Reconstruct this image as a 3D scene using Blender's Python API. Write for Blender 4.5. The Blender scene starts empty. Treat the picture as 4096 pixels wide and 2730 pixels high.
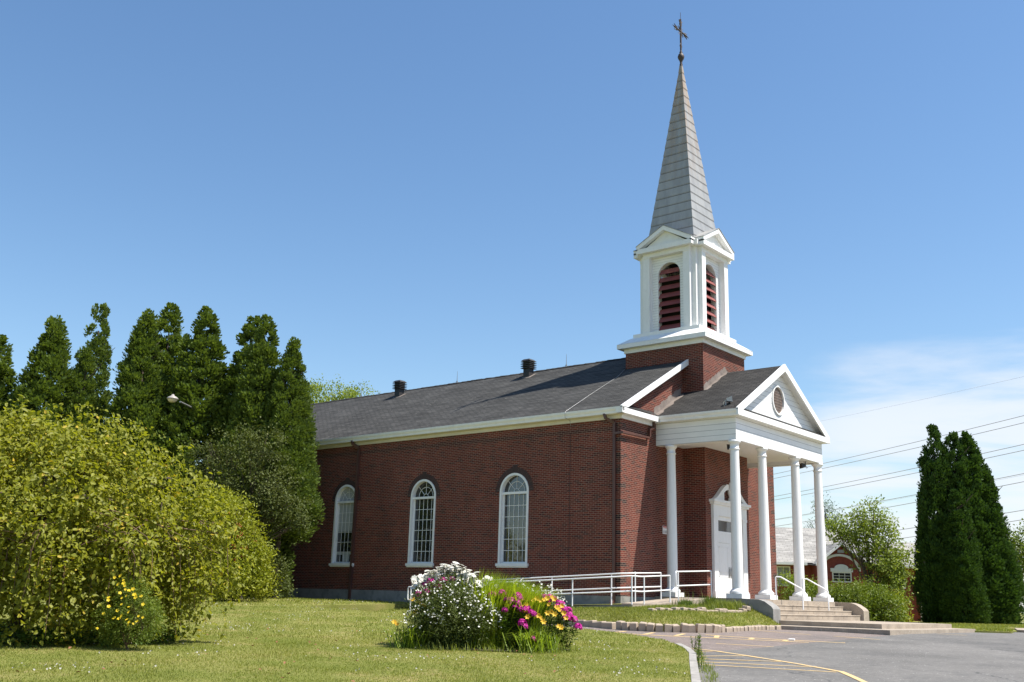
import bpy, bmesh, math, random
import numpy as np
from mathutils import Vector, Matrix
from mathutils.geometry import tessellate_polygon
random.seed(7); rng = np.random.default_rng(11)
S = bpy.context.scene; COL = S.collection
R = math.radians

# ------------------------------------------------------------------ camera
cam = bpy.data.objects.new('camera', bpy.data.cameras.new('camera')); COL.objects.link(cam)
CAMP = Vector((20.252, -30.528, -0.292))
F = Vector((-0.62130, 0.74526, 0.24197)).normalized()
Rt = Vector((0.768, 0.640, 0.0)).normalized()
Rt = (Rt - F*Rt.dot(F)).normalized()
def cam_matrix():
    yaw, pitch, roll = YPR
    f = Vector((-math.sin(yaw)*math.cos(pitch), math.cos(yaw)*math.cos(pitch), math.sin(pitch)))
    r = Vector((math.cos(yaw), math.sin(yaw), 0)); u = r.cross(f)
    c, s = math.cos(roll), math.sin(roll)
    r2 = c*r + s*u; u2 = -s*r + c*u
    m = Matrix((r2, u2, -f)).transposed().to_4x4(); m.translation = CAMP
    return m
YPR = (0.69488, 0.24586, 0.02838)
cam.matrix_world = cam_matrix()
cam.data.lens = 4100.5/4096*36; cam.data.sensor_width = 36
cam.data.clip_end = 6000; cam.data.clip_start = 0.1
S.camera = cam
S.render.resolution_x, S.render.resolution_y = 1024, 682

# ------------------------------------------------------------------ light and sky
SUN = Vector((0.44, 0.205, 0.875)).normalized()
sun = bpy.data.objects.new('sun', bpy.data.lights.new('sun', 'SUN')); COL.objects.link(sun)
sun.data.energy = 5.0; sun.data.angle = R(0.53); sun.data.color = (1, 0.95, 0.86)
sun.rotation_euler = SUN.to_track_quat('Z', 'Y').to_euler()
S.view_settings.view_transform = 'Standard'; S.view_settings.look = 'None'
S.view_settings.exposure = 0.75; S.view_settings.gamma = 1
W = bpy.data.worlds.new('World'); S.world = W; W.use_nodes = True
nt = W.node_tree; nt.nodes.clear()
def N(t, typ, **k):
    n = t.nodes.new(typ)
    for a, v in k.items(): setattr(n, a, v)
    return n
def math_node(t, op, a, b=None, c=None, clamp=False):
    n = N(t, 'ShaderNodeMath', operation=op, use_clamp=clamp)
    for i, v in enumerate((a, b, c)):
        if v is None: continue
        if hasattr(v, 'is_output'): t.links.new(v, n.inputs[i])
        else: n.inputs[i].default_value = v
    return n.outputs[0]
sky = N(nt, 'ShaderNodeTexSky', sky_type='NISHITA', sun_disc=False)
sky.sun_elevation = math.asin(SUN.z); sky.sun_rotation = math.atan2(SUN.x, SUN.y)
sky.altitude = 100; sky.air_density = 1.15; sky.dust_density = 0.5; sky.ozone_density = 2.2
tc = N(nt, 'ShaderNodeTexCoord'); sep = N(nt, 'ShaderNodeSeparateXYZ'); nt.links.new(tc.outputs['Generated'], sep.inputs[0])
X, Y, Z = sep.outputs
zz = math_node(nt, 'MAXIMUM', math_node(nt, 'ADD', Z, 0.09), 0.03)
comb = N(nt, 'ShaderNodeCombineXYZ')
# cloud layer coordinates: the direction projected on a high flat layer, stretched along the wind
wa = math_node(nt, 'ADD', math_node(nt, 'MULTIPLY', X, 0.77), math_node(nt, 'MULTIPLY', Y, 0.64))
wb = math_node(nt, 'SUBTRACT', math_node(nt, 'MULTIPLY', Y, 0.77), math_node(nt, 'MULTIPLY', X, 0.64))
nt.links.new(math_node(nt, 'MULTIPLY', math_node(nt, 'DIVIDE', wa, zz), 0.55), comb.inputs[0])
nt.links.new(math_node(nt, 'DIVIDE', wb, zz), comb.inputs[1])
n1 = N(nt, 'ShaderNodeTexNoise'); n1.inputs['Scale'].default_value = 1.5; n1.inputs['Detail'].default_value = 9; n1.inputs['Roughness'].default_value = 0.58; n1.inputs['Distortion'].default_value = 0.35
nt.links.new(comb.outputs[0], n1.inputs['Vector'])
az = math_node(nt, 'DIVIDE', wa, math_node(nt, 'MAXIMUM', wb, 0.05))      # 0 along the view, grows to the right
azm = N(nt, 'ShaderNodeMapRange', interpolation_type='SMOOTHSTEP'); nt.links.new(az, azm.inputs[0]); azm.inputs[1].default_value = 0.10; azm.inputs[2].default_value = 0.36
elm = N(nt, 'ShaderNodeMapRange', interpolation_type='SMOOTHSTEP'); nt.links.new(math_node(nt, 'SUBTRACT', Z, math_node(nt, 'MULTIPLY', azm.outputs[0], 0.10)), elm.inputs[0])
elm.inputs[1].default_value = 0.20; elm.inputs[2].default_value = 0.06
dens = math_node(nt, 'MULTIPLY', azm.outputs[0], elm.outputs[0])
cl = N(nt, 'ShaderNodeMapRange', interpolation_type='SMOOTHSTEP')
nt.links.new(math_node(nt, 'ADD', n1.outputs[0], math_node(nt, 'MULTIPLY', dens, 0.40)), cl.inputs[0])
cl.inputs[1].default_value = 0.62; cl.inputs[2].default_value = 0.92
cfac = math_node(nt, 'MULTIPLY', math_node(nt, 'MULTIPLY', cl.outputs[0], dens), 0.82, clamp=True)
mix = N(nt, 'ShaderNodeMix', data_type='RGBA'); nt.links.new(cfac, mix.inputs[0])
hsv = N(nt, 'ShaderNodeHueSaturation'); hsv.inputs['Saturation'].default_value = 1.14; hsv.inputs['Value'].default_value = 1.0
nt.links.new(sky.outputs[0], hsv.inputs['Color'])
nt.links.new(hsv.outputs[0], mix.inputs[6]); mix.inputs[7].default_value = (5.5, 5.75, 6.2, 1)
bg = N(nt, 'ShaderNodeBackground'); bg.inputs[1].default_value = 0.101
nt.links.new(mix.outputs[2], bg.inputs[0])
wo = N(nt, 'ShaderNodeOutputWorld'); nt.links.new(bg.outputs[0], wo.inputs[0])

# ------------------------------------------------------------------ materials
def new_mat(name):
    m = bpy.data.materials.new(name); m.use_nodes = True
    t = m.node_tree; b = t.nodes['Principled BSDF']
    return m, t, b
def rgb(c): return (c[0], c[1], c[2], 1)
def mixc(t, fac, a, b, mode='MIX'):
    n = N(t, 'ShaderNodeMix', data_type='RGBA', blend_type=mode)
    for i, v in ((0, fac), (6, a), (7, b)):
        if hasattr(v, 'is_output'): t.links.new(v, n.inputs[i])
        else: n.inputs[i].default_value = v if i == 0 else rgb(v)
    return n.outputs[2]
def noise(t, scale, detail=4, rough=0.55, vec=None, stretch=None):
    n = N(t, 'ShaderNodeTexNoise'); n.inputs['Scale'].default_value = scale; n.inputs['Detail'].default_value = detail; n.inputs['Roughness'].default_value = rough
    if vec is None:
        c = N(t, 'ShaderNodeTexCoord'); vec = c.outputs['Object']
    if stretch:
        mp = N(t, 'ShaderNodeMapping'); mp.inputs['Scale'].default_value = stretch; t.links.new(vec, mp.inputs[0]); vec = mp.outputs[0]
    t.links.new(vec, n.inputs['Vector'])
    return n.outputs[0]
def remap(t, v, a, b, c=0.0, d=1.0):
    n = N(t, 'ShaderNodeMapRange', clamp=True); t.links.new(v, n.inputs[0])
    for i, q in ((1, a), (2, b), (3, c), (4, d)): n.inputs[i].default_value = q
    return n.outputs[0]
def bump(t, b, h, strength=0.3, dist=0.01):
    n = N(t, 'ShaderNodeBump'); n.inputs['Strength'].default_value = strength; n.inputs['Distance'].default_value = dist
    t.links.new(h, n.inputs['Height']); t.links.new(n.outputs[0], b.inputs['Normal'])
def simple(name, c, rough=0.6, c2=None, scale=3.0, stretch=None, metal=0.0, spec=0.5, bmp=0.0, bscale=40, fine=None):
    m, t, b = new_mat(name); b.inputs['Roughness'].default_value = rough; b.inputs['Metallic'].default_value = metal; b.inputs['Specular IOR Level'].default_value = spec
    col = c
    if c2 is not None:
        col = mixc(t, remap(t, noise(t, scale, 6, 0.6, stretch=stretch), 0.38, 0.68), c, c2)
    if fine is not None:
        col = mixc(t, remap(t, noise(t, fine[1], 2), 0.55, 0.7, 0, fine[2]), col, fine[0])
    if hasattr(col, 'is_output'): t.links.new(col, b.inputs['Base Color'])
    else: b.inputs['Base Color'].default_value = rgb(col)
    if bmp: bump(t, b, noise(t, bscale, 5), bmp, 0.02)
    return m

def brick_mat(name, c1, c2, mortar, quoin=True):
    m, t, b = new_mat(name)
    uv = N(t, 'ShaderNodeTexCoord').outputs['UV']
    br = N(t, 'ShaderNodeTexBrick'); br.offset = 0.5
    t.links.new(uv, br.inputs['Vector'])
    br.inputs['Scale'].default_value = 1; br.inputs['Brick Width'].default_value = 0.213; br.inputs['Row Height'].default_value = 0.0685
    br.inputs['Mortar Size'].default_value = 0.0052; br.inputs['Mortar Smooth'].default_value = 0.2; br.inputs['Bias'].default_value = -0.1
    br.inputs['Color1'].default_value = rgb(c1); br.inputs['Color2'].default_value = rgb(c2); br.inputs['Mortar'].default_value = rgb(mortar)
    # fired brick: some near-black headers scattered over the wall
    sp = N(t, 'ShaderNodeSeparateXYZ'); t.links.new(uv, sp.inputs[0]); U, V = sp.outputs[0], sp.outputs[1]
    row = math_node(t, 'FLOOR', math_node(t, 'DIVIDE', V, 0.0685))
    half = math_node(t, 'MULTIPLY', math_node(t, 'MODULO', row, 2.0), 0.1065)
    cell = math_node(t, 'FLOOR', math_node(t, 'DIVIDE', math_node(t, 'ADD', U, half), 0.213))
    cv = N(t, 'ShaderNodeCombineXYZ'); t.links.new(cell, cv.inputs[0]); t.links.new(row, cv.inputs[1])
    wn = N(t, 'ShaderNodeTexWhiteNoise'); t.links.new(cv.outputs[0], wn.inputs['Vector'])
    dark = math_node(t, 'MULTIPLY', math_node(t, 'GREATER_THAN', wn.outputs['Value'], 0.85), 0.55)
    if quoin:
        edge = math_node(t, 'ABSOLUTE', math_node(t, 'SUBTRACT', math_node(t, 'ABSOLUTE', math_node(t, 'SUBTRACT', U, 6.146)), 6.146))
        q = math_node(t, 'MULTIPLY', math_node(t, 'LESS_THAN', edge, 0.36), math_node(t, 'LESS_THAN', math_node(t, 'MODULO', math_node(t, 'ADD', V, 0.2055), 0.548), 0.137))
        q = math_node(t, 'MULTIPLY', q, math_node(t, 'GREATER_THAN', wn.outputs['Value'], 0.22))
        band = math_node(t, 'MULTIPLY', math_node(t, 'GREATER_THAN', V, 5.70), math_node(t, 'LESS_THAN', V, 5.84))
        band = math_node(t, 'MULTIPLY', band, 0.6)
        dark = math_node(t, 'MAXIMUM', dark, math_node(t, 'MAXIMUM', math_node(t, 'MULTIPLY', q, 0.9), band))
    dark = math_node(t, 'MULTIPLY', dark, math_node(t, 'SUBTRACT', 1.0, br.outputs['Fac']))
    col = mixc(t, dark, br.outputs['Color'], (0.028, 0.02, 0.021))
    blot = remap(t, noise(t, 0.55, 7, 0.65, stretch=(1, 1, 0.7)), 0.3, 0.75, 0.72, 1.14)
    col = mixc(t, 1.0, col, blot, 'MULTIPLY')
    t.links.new(col, b.inputs['Base Color']); b.inputs['Roughness'].default_value = 0.85; b.inputs['Specular IOR Level'].default_value = 0.25
    bump(t, b, math_node(t, 'SUBTRACT', 1.0, br.outputs['Fac']), 0.5, 0.006)
    return m

def shingle_mat(name, c1, c2, gap, row=0.14, width=0.32, speck=0.35):
    m, t, b = new_mat(name)
    uv = N(t, 'ShaderNodeTexCoord').outputs['UV']
    # rows wander a little
    wob = N(t, 'ShaderNodeVectorMath', operation='SCALE'); wob.inputs[3].default_value = 0.05
    nn = N(t, 'ShaderNodeTexNoise'); nn.inputs['Scale'].default_value = 1.2; t.links.new(uv, nn.inputs['Vector']); t.links.new(nn.outputs['Color'], wob.inputs[0])
    ad = N(t, 'ShaderNodeVectorMath', operation='ADD'); t.links.new(uv, ad.inputs[0]); t.links.new(wob.outputs[0], ad.inputs[1])
    br = N(t, 'ShaderNodeTexBrick'); br.offset = 0.5; t.links.new(ad.outputs[0], br.inputs['Vector'])
    br.inputs['Scale'].default_value = 1; br.inputs['Brick Width'].default_value = width; br.inputs['Row Height'].default_value = row
    br.inputs['Mortar Size'].default_value = 0.020; br.inputs['Mortar Smooth'].default_value = 0.5; br.inputs['Bias'].default_value = 0
    br.inputs['Color1'].default_value = rgb(c1); br.inputs['Color2'].default_value = rgb(c2); br.inputs['Mortar'].default_value = rgb(gap)
    col = mixc(t, 1.0, br.outputs['Color'], remap(t, noise(t, 0.9, 6, 0.65, vec=uv, stretch=(0.5, 1.6, 1)), 0.3, 0.7, 0.70, 1.28), 'MULTIPLY')
    col = mixc(t, 1.0, col, remap(t, noise(t, 2.6, 4, 0.6, vec=uv, stretch=(0.35, 3.0, 1)), 0.32, 0.68, 0.72, 1.3), 'MULTIPLY')
    # grit and bird lime: pale flecks
    sp = noise(t, 9.0, 1, 0.4, vec=uv, stretch=(0.6, 1.6, 1))
    col = mixc(t, remap(t, sp, 0.715, 0.76, 0, speck), col, (0.42, 0.40, 0.36))
    t.links.new(col, b.inputs['Base Color']); b.inputs['Roughness'].default_value = 0.95; b.inputs['Specular IOR Level'].default_value = 0.15
    bump(t, b, math_node(t, 'ADD', br.outputs['Color'], noise(t, 90, 2, vec=uv)), 0.25, 0.01)
    return m

def siding_mat(name, c, pitch):
    m, t, b = new_mat(name)
    uv = N(t, 'ShaderNodeTexCoord').outputs['UV']; sp = N(t, 'ShaderNodeSeparateXYZ'); t.links.new(uv, sp.inputs[0])
    ph = math_node(t, 'FRACT', math_node(t, 'DIVIDE', sp.outputs[1], pitch))
    line = math_node(t, 'LESS_THAN', ph, 0.085)
    col = mixc(t, math_node(t, 'MULTIPLY', line, 0.7), c, (0.22, 0.22, 0.23))
    col = mixc(t, 1.0, col, remap(t, noise(t, 1.6, 5, stretch=(1, 1, 2.5)), 0.3, 0.7, 0.93, 1.03), 'MULTIPLY')
    t.links.new(col, b.inputs['Base Color']); b.inputs['Roughness'].default_value = 0.5
    bump(t, b, ph, 0.35, 0.012)
    return m

def leaf_mat(name, cols, trans=0.35, rough=0.55, spec=0.3, clump=0.9, tcol=None, clump_amt=0.35):
    m, t, b = new_mat(name)
    g = N(t, 'ShaderNodeNewGeometry')
    ramp = N(t, 'ShaderNodeValToRGB'); e = ramp.color_ramp.elements
    for i, c in enumerate(cols):
        el = e[0] if i == 0 else (e[1] if i == len(cols)-1 else e.new(i/(len(cols)-1)))
        el.position = i/(len(cols)-1)
    for i, c in enumerate(cols): ramp.color_ramp.elements[i].color = rgb(c)
    fac = math_node(t, 'ADD', math_node(t, 'MULTIPLY', g.outputs['Random Per Island'], 1-clump_amt), math_node(t, 'MULTIPLY', remap(t, noise(t, clump, 3), 0.35, 0.65), clump_amt), clamp=True)
    t.links.new(fac, ramp.inputs[0]); col = ramp.outputs[0]
    t.links.new(col, b.inputs['Base Color']); b.inputs['Roughness'].default_value = rough; b.inputs['Specular IOR Level'].default_value = spec
    tr = N(t, 'ShaderNodeBsdfTranslucent')
    t.links.new(mixc(t, 1.0, col, tcol or (1.35, 1.35, 0.55), 'MULTIPLY'), tr.inputs[0])
    mx = N(t, 'ShaderNodeMixShader'); mx.inputs[0].default_value = trans
    t.links.new(b.outputs[0], mx.inputs[1]); t.links.new(tr.outputs[0], mx.inputs[2])
    t.links.new(mx.outputs[0], t.nodes['Material Output'].inputs[0])
    return m

M = {}
M['mirrored_siding'] = siding_mat('pale_mirrored_siding', (0.42, 0.44, 0.45), 0.085)  # reflection of pale siding put into the colour
M['brick'] = brick_mat('red_brick', (0.178, 0.039, 0.025), (0.104, 0.026, 0.020), (0.38, 0.28, 0.21))
M['brick_dark'] = simple('dark_header_brick', (0.062, 0.034, 0.029), 0.85, (0.040, 0.026, 0.024), 9)
M['white'] = simple('white_paint', (0.80, 0.80, 0.79), 0.5, (0.75, 0.75, 0.735), 2.2, stretch=(2.2, 2.2, 0.35), fine=((0.52, 0.50, 0.46), 7.0, 0.12), bmp=.05, bscale=14)
M['cream'] = simple('cream_soffit', (0.66, 0.62, 0.50), 0.6, (0.58, 0.54, 0.43), 2)
M['siding'] = siding_mat('white_siding', (0.79, 0.79, 0.78), 0.2)
M['siding_fine'] = siding_mat('white_clapboard', (0.79, 0.79, 0.78), 0.115)
M['shingle'] = shingle_mat('charcoal_shingles', (0.074, 0.072, 0.069), (0.050, 0.049, 0.047), (0.024, 0.024, 0.024))
M['shingle_dark'] = shingle_mat('darker_shingles', (0.056, 0.053, 0.050), (0.038, 0.036, 0.035), (0.020, 0.020, 0.020), row=0.15, speck=0.12)
M['house_shingle'] = shingle_mat('pale_grey_shingles', (0.36, 0.345, 0.32), (0.27, 0.26, 0.245), (0.19, 0.18, 0.17), row=0.2, width=0.5, speck=0.0)
M['brown'] = simple('brown_downpipe', (0.10, 0.045, 0.035), 0.45, (0.075, 0.035, 0.03), 3)
M['rail'] = simple('white_rail', (0.82, 0.82, 0.82), 0.35)
M['black'] = simple('black_sheet_metal', (0.016, 0.015, 0.016), 0.55, (0.03, 0.026, 0.024), 4)
M['iron'] = simple('dark_wrought_iron', (0.035, 0.026, 0.024), 0.6, (0.06, 0.035, 0.028), 6)
M['concrete'] = simple('old_concrete', (0.37, 0.305, 0.235), 0.9, (0.26, 0.212, 0.165), 2.2, bmp=0.25, bscale=60, fine=((0.5, 0.46, 0.4), 22, 0.5))
M['concrete_grey'] = simple('grey_foundation', (0.27, 0.26, 0.245), 0.9, (0.18, 0.175, 0.165), 1.6, bmp=0.2, fine=((0.12, 0.12, 0.12), 3.0, 0.6))
M['block'] = simple('tan_block', (0.43, 0.345, 0.265), 0.9, (0.30, 0.24, 0.185), 3, bmp=0.3)
M['flash'] = simple('cement_flashing', (0.24, 0.20, 0.175), 0.9, (0.14, 0.115, 0.10), 2.5, bmp=0.3, bscale=20)
M['bark'] = simple('bark', (0.10, 0.075, 0.055), 0.9, (0.055, 0.042, 0.033), 8, bmp=0.5)
M['twig'] = simple('twig', (0.17, 0.10, 0.06), 0.8, (0.10, 0.06, 0.04), 8)
M['twig_grey'] = simple('grey_twig', (0.23, 0.21, 0.18), 0.8, (0.15, 0.135, 0.12), 8)
M['louver'] = simple('red_louver', (0.25, 0.062, 0.055), 0.5, (0.19, 0.05, 0.045), 3)
M['dark'] = simple('dark_interior', (0.02, 0.018, 0.017), 0.9)
M['wire'] = simple('wire', (0.42, 0.40, 0.42), 0.5)
M['steel'] = simple('steel', (0.35, 0.35, 0.35), 0.4, metal=0.6)
M['soil'] = simple('bed_soil', (0.06, 0.045, 0.03), 1.0, (0.04, 0.032, 0.022), 8)
M['redtext'] = simple('red_lettering', (0.5, 0.04, 0.03), 0.5)
M['blacktext'] = simple('black_lettering', (0.03, 0.03, 0.03), 0.5)
M['housebrick'] = simple('house_brick', (0.27, 0.06, 0.04), 0.85, (0.19, 0.042, 0.03), 6)
M['yellow'] = simple('faded_yellow_paint', (0.66, 0.45, 0.19), 0.8, (0.46, 0.35, 0.20), 5, fine=((0.30, 0.25, 0.18), 16, 0.6))

def glass_mat(name, base, ior, wav=0.0):
    m, t, b = new_mat(name)
    b.inputs['Base Color'].default_value = rgb(base); b.inputs['Roughness'].default_value = 0.03; b.inputs['IOR'].default_value = ior; b.inputs['Specular IOR Level'].default_value = 0.5
    if wav: bump(t, b, noise(t, 1.3, 1, stretch=(1, 1, 2)), wav, 0.02)
    return m
M['glass'] = glass_mat('window_glass', (0.012, 0.014, 0.016), 1.9, 0.10)
M['glass_grey'] = glass_mat('transom_glass', (0.10, 0.10, 0.095), 1.6, 0.1)
M['glass_pale'] = glass_mat('pale_house_glass', (0.25, 0.27, 0.26), 1.5)  # one pale, slightly green base colour

def spire_mat():
    m, t, b = new_mat('galvanised_spire')
    c = N(t, 'ShaderNodeTexCoord').outputs['Object']; sp = N(t, 'ShaderNodeSeparateXYZ'); t.links.new(c, sp.inputs[0])
    st = noise(t, 2.2, 6, 0.6, stretch=(1.5, 1.5, 0.35))
    base = mixc(t, remap(t, st, 0.35, 0.7), (0.37, 0.365, 0.35), (0.27, 0.27, 0.265))
    # rust runs down from the finial
    rust = math_node(t, 'MULTIPLY', remap(t, sp.outputs[2], 16.5, 23.0, 0.0, 0.8), remap(t, noise(t, 3.0, 5, 0.6, stretch=(2, 2, 0.25)), 0.36, 0.62))
    col = mixc(t, rust, base, (0.36, 0.22, 0.10))
    ph = math_node(t, 'FRACT', math_node(t, 'DIVIDE', math_node(t, 'SUBTRACT', sp.outputs[2], 14.175-(-.35)), 0.40923))
    col = mixc(t, math_node(t, 'MULTIPLY', math_node(t, 'LESS_THAN', ph, 0.085), 0.75), col, (0.09, 0.075, 0.065))
    t.links.new(col, b.inputs['Base Color']); b.inputs['Roughness'].default_value = 0.45; b.inputs['Metallic'].default_value = 0.15
    return m
M['spire'] = spire_mat()

def asphalt_mat():
    m, t, b = new_mat('asphalt')
    c = N(t, 'ShaderNodeTexCoord').outputs['Object']; sp = N(t, 'ShaderNodeSeparateXYZ'); t.links.new(c, sp.inputs[0])
    grey = mixc(t, remap(t, noise(t, 0.35, 6, 0.6), 0.35, 0.68), (0.118, 0.112, 0.104), (0.168, 0.159, 0.148))
    red = mixc(t, remap(t, noise(t, 1.2, 6, 0.65), 0.35, 0.7), (0.20, 0.16, 0.142), (0.165, 0.135, 0.122))
    edge = math_node(t, 'ADD', math_node(t, 'ADD', sp.outputs[0], math_node(t, 'MULTIPLY', sp.outputs[1], 0.02)), math_node(t, 'MULTIPLY', math_node(t, 'SUBTRACT', noise(t, 1.5, 5), 0.5), 0.35))
    old = remap(t, edge, 8.85, 8.95, 1.0, 0.0)         # the older, redder paving on the church side of the seam
    col = mixc(t, old, grey, red)
    col = mixc(t, 1.0, col, remap(t, noise(t, 7, 4, 0.7), 0.33, 0.67, 0.84, 1.18), 'MULTIPLY')
    grit = noise(t, 55, 3, 0.7)
    col = mixc(t, 1.0, col, remap(t, grit, 0.3, 0.7, 0.62, 1.38), 'MULTIPLY')
    col = mixc(t, remap(t, noise(t, 22, 1, 0.3), 0.745, 0.78), col, (0.6, 0.58, 0.55))
    st = remap(t, noise(t, 0.5, 8, 0.75), 0.50, 0.66, 0, 0.6)
    col = mixc(t, st, col, (0.09, 0.088, 0.086))
    # hairline cracks
    vo = N(t, 'ShaderNodeTexVoronoi', feature='DISTANCE_TO_EDGE'); vo.inputs['Scale'].default_value = 0.22
    ds = N(t, 'ShaderNodeVectorMath', operation='ADD'); t.links.new(c, ds.inputs[0]); nz = N(t, 'ShaderNodeTexNoise'); nz.inputs['Scale'].default_value = 1.3; nz.inputs['Detail'].default_value = 6
    t.links.new(c, nz.inputs['Vector']); sc = N(t, 'ShaderNodeVectorMath', operation='SCALE'); sc.inputs[3].default_value = 1.0; t.links.new(nz.outputs['Color'], sc.inputs[0]); t.links.new(sc.outputs[0], ds.inputs[1]); t.links.new(ds.outputs[0], vo.inputs['Vector'])
    crack = math_node(t, 'MULTIPLY', remap(t, vo.outputs['Distance'], 0.002, 0.006, 0.8, 0.0), remap(t, noise(t, 0.5, 2), 0.45, 0.6))
    col = mixc(t, crack, col, (0.05, 0.05, 0.05))
    t.links.new(col, b.inputs['Base Color']); b.inputs['Roughness'].default_value = 0.9; b.inputs['Specular IOR Level'].default_value = 0.3
    bump(t, b, grit, 0.5, 0.01)
    return m
M['asphalt'] = asphalt_mat()

def lawn_mat(name, dry=0.5):
    m, t, b = new_mat(name)
    g1 = remap(t, noise(t, 0.55, 6, 0.62), 0.36, 0.66)
    col = mixc(t, g1, (0.185, 0.205, 0.045), (0.28, 0.265, 0.09))
    col = mixc(t, remap(t, noise(t, 1.1, 6, 0.6, stretch=(1, 1, 1)), 0.52, 0.70, 0, dry), col, (0.36, 0.27, 0.13))
    col = mixc(t, 1.0, col, remap(t, noise(t, 38, 4, 0.7), 0.3, 0.72, 0.62, 1.25), 'MULTIPLY')
    t.links.new(col, b.inputs['Base Color']); b.inputs['Roughness'].default_value = 0.95; b.inputs['Specular IOR Level'].default_value = 0.1
    bump(t, b, noise(t, 60, 4, 0.7), 0.8, 0.03)
    return m
M['lawn'] = lawn_mat('mown_lawn'); M['field'] = lawn_mat('far_grass', 0.2)
def blade_mat(name, cols, trans=0.35):
    m = leaf_mat(name, cols, trans=trans, rough=0.6, spec=0.2, clump=0.55, clump_amt=0.6)
    return m
M['blade'] = blade_mat('grass_blades', [(0.165, 0.20, 0.036), (0.25, 0.26, 0.066), (0.34, 0.305, 0.11), (0.47, 0.36, 0.19)])

# foliage
M['weep'] = leaf_mat('weeping_leaves', [(0.175, 0.195, 0.02), (0.31, 0.31, 0.032), (0.47, 0.43, 0.05), (0.63, 0.52, 0.10)], 0.46, 0.5, 0.3, clump_amt=0.3)
M['weep_yellow'] = leaf_mat('turned_leaves', [(0.45, 0.30, 0.03), (0.50, 0.40, 0.06)], 0.3)
M['cedar'] = leaf_mat('cedar_sprays', [(0.075, 0.118, 0.024), (0.14, 0.19, 0.036), (0.225, 0.27, 0.052), (0.36, 0.365, 0.09)], 0.26, 0.6, 0.2, clump=0.8)
M['cedar_dark'] = leaf_mat('dark_cedar_sprays', [(0.036, 0.078, 0.017), (0.065, 0.122, 0.021), (0.11, 0.175, 0.03), (0.175, 0.22, 0.04)], 0.18, 0.6, 0.2, clump=0.8)
M['haw'] = leaf_mat('grey_green_leaves', [(0.075, 0.095, 0.026), (0.11, 0.13, 0.035), (0.155, 0.16, 0.048), (0.19, 0.16, 0.065)], 0.25, 0.6, 0.2)
M['ash'] = leaf_mat('yellow_green_leaves', [(0.19, 0.225, 0.018), (0.30, 0.31, 0.024), (0.42, 0.39, 0.034), (0.54, 0.36, 0.05)], 0.35, 0.5)
M['berry'] = simple('orange_red_berries', (0.40, 0.09, 0.02), 0.4)
M['hedge'] = leaf_mat('hedge_leaves', [(0.10, 0.145, 0.016), (0.17, 0.22, 0.022), (0.26, 0.285, 0.036), (0.38, 0.26, 0.065)], 0.3, 0.5)
M['maple'] = leaf_mat('maple_leaves', [(0.16, 0.22, 0.035), (0.26, 0.31, 0.055), (0.37, 0.385, 0.09), (0.48, 0.37, 0.16)], 0.35, 0.5)
M['hyd'] = leaf_mat('pale_shrub_leaves', [(0.07, 0.10, 0.02), (0.12, 0.14, 0.035), (0.26, 0.25, 0.11)], 0.3)
M['pot'] = leaf_mat('cinquefoil_leaves', [(0.11, 0.16, 0.02), (0.18, 0.23, 0.03), (0.27, 0.30, 0.05)], 0.35)
M['daylily_leaf'] = leaf_mat('daylily_blades', [(0.16, 0.24, 0.025), (0.25, 0.33, 0.04), (0.36, 0.40, 0.07)], 0.4, 0.45, 0.35)
M['iris_leaf'] = leaf_mat('bright_blades', [(0.32, 0.42, 0.03), (0.45, 0.53, 0.045), (0.58, 0.60, 0.08)], 0.5, 0.45)
M['phlox_leaf'] = leaf_mat('phlox_leaves', [(0.05, 0.10, 0.015), (0.09, 0.15, 0.02), (0.14, 0.20, 0.03)], 0.3)
M['fever_leaf'] = leaf_mat('aster_leaves', [(0.065, 0.095, 0.018), (0.12, 0.145, 0.03), (0.19, 0.19, 0.05), (0.28, 0.21, 0.09)], 0.25)
M['petal_white'] = leaf_mat('white_petals', [(0.72, 0.70, 0.62), (0.80, 0.79, 0.74)], 0.25, tcol=(1, 1, 0.95))
M['petal_magenta'] = leaf_mat('magenta_petals', [(0.50, 0.018, 0.27), (0.62, 0.035, 0.35), (0.74, 0.08, 0.45)], 0.25, tcol=(1, 0.7, 1))
M['petal_gold'] = leaf_mat('golden_petals', [(0.70, 0.40, 0.03), (0.80, 0.53, 0.06), (0.85, 0.62, 0.12)], 0.3, tcol=(1, 0.95, 0.5))
M['petal_yellow'] = leaf_mat('yellow_petals', [(0.66, 0.46, 0.02), (0.75, 0.58, 0.03)], 0.25, tcol=(1, 1, 0.3))
M['clover'] = leaf_mat('clover_heads', [(0.42, 0.40, 0.33), (0.62, 0.60, 0.54)], 0.2, tcol=(1, 1, 1))
M['weed'] = leaf_mat('weed_leaves', [(0.07, 0.12, 0.02), (0.12, 0.17, 0.03), (0.2, 0.2, 0.06)], 0.35)
M['tall_grass'] = leaf_mat('tall_grass', [(0.16, 0.21, 0.04), (0.25, 0.28, 0.065), (0.42, 0.36, 0.15)], 0.4)

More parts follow.
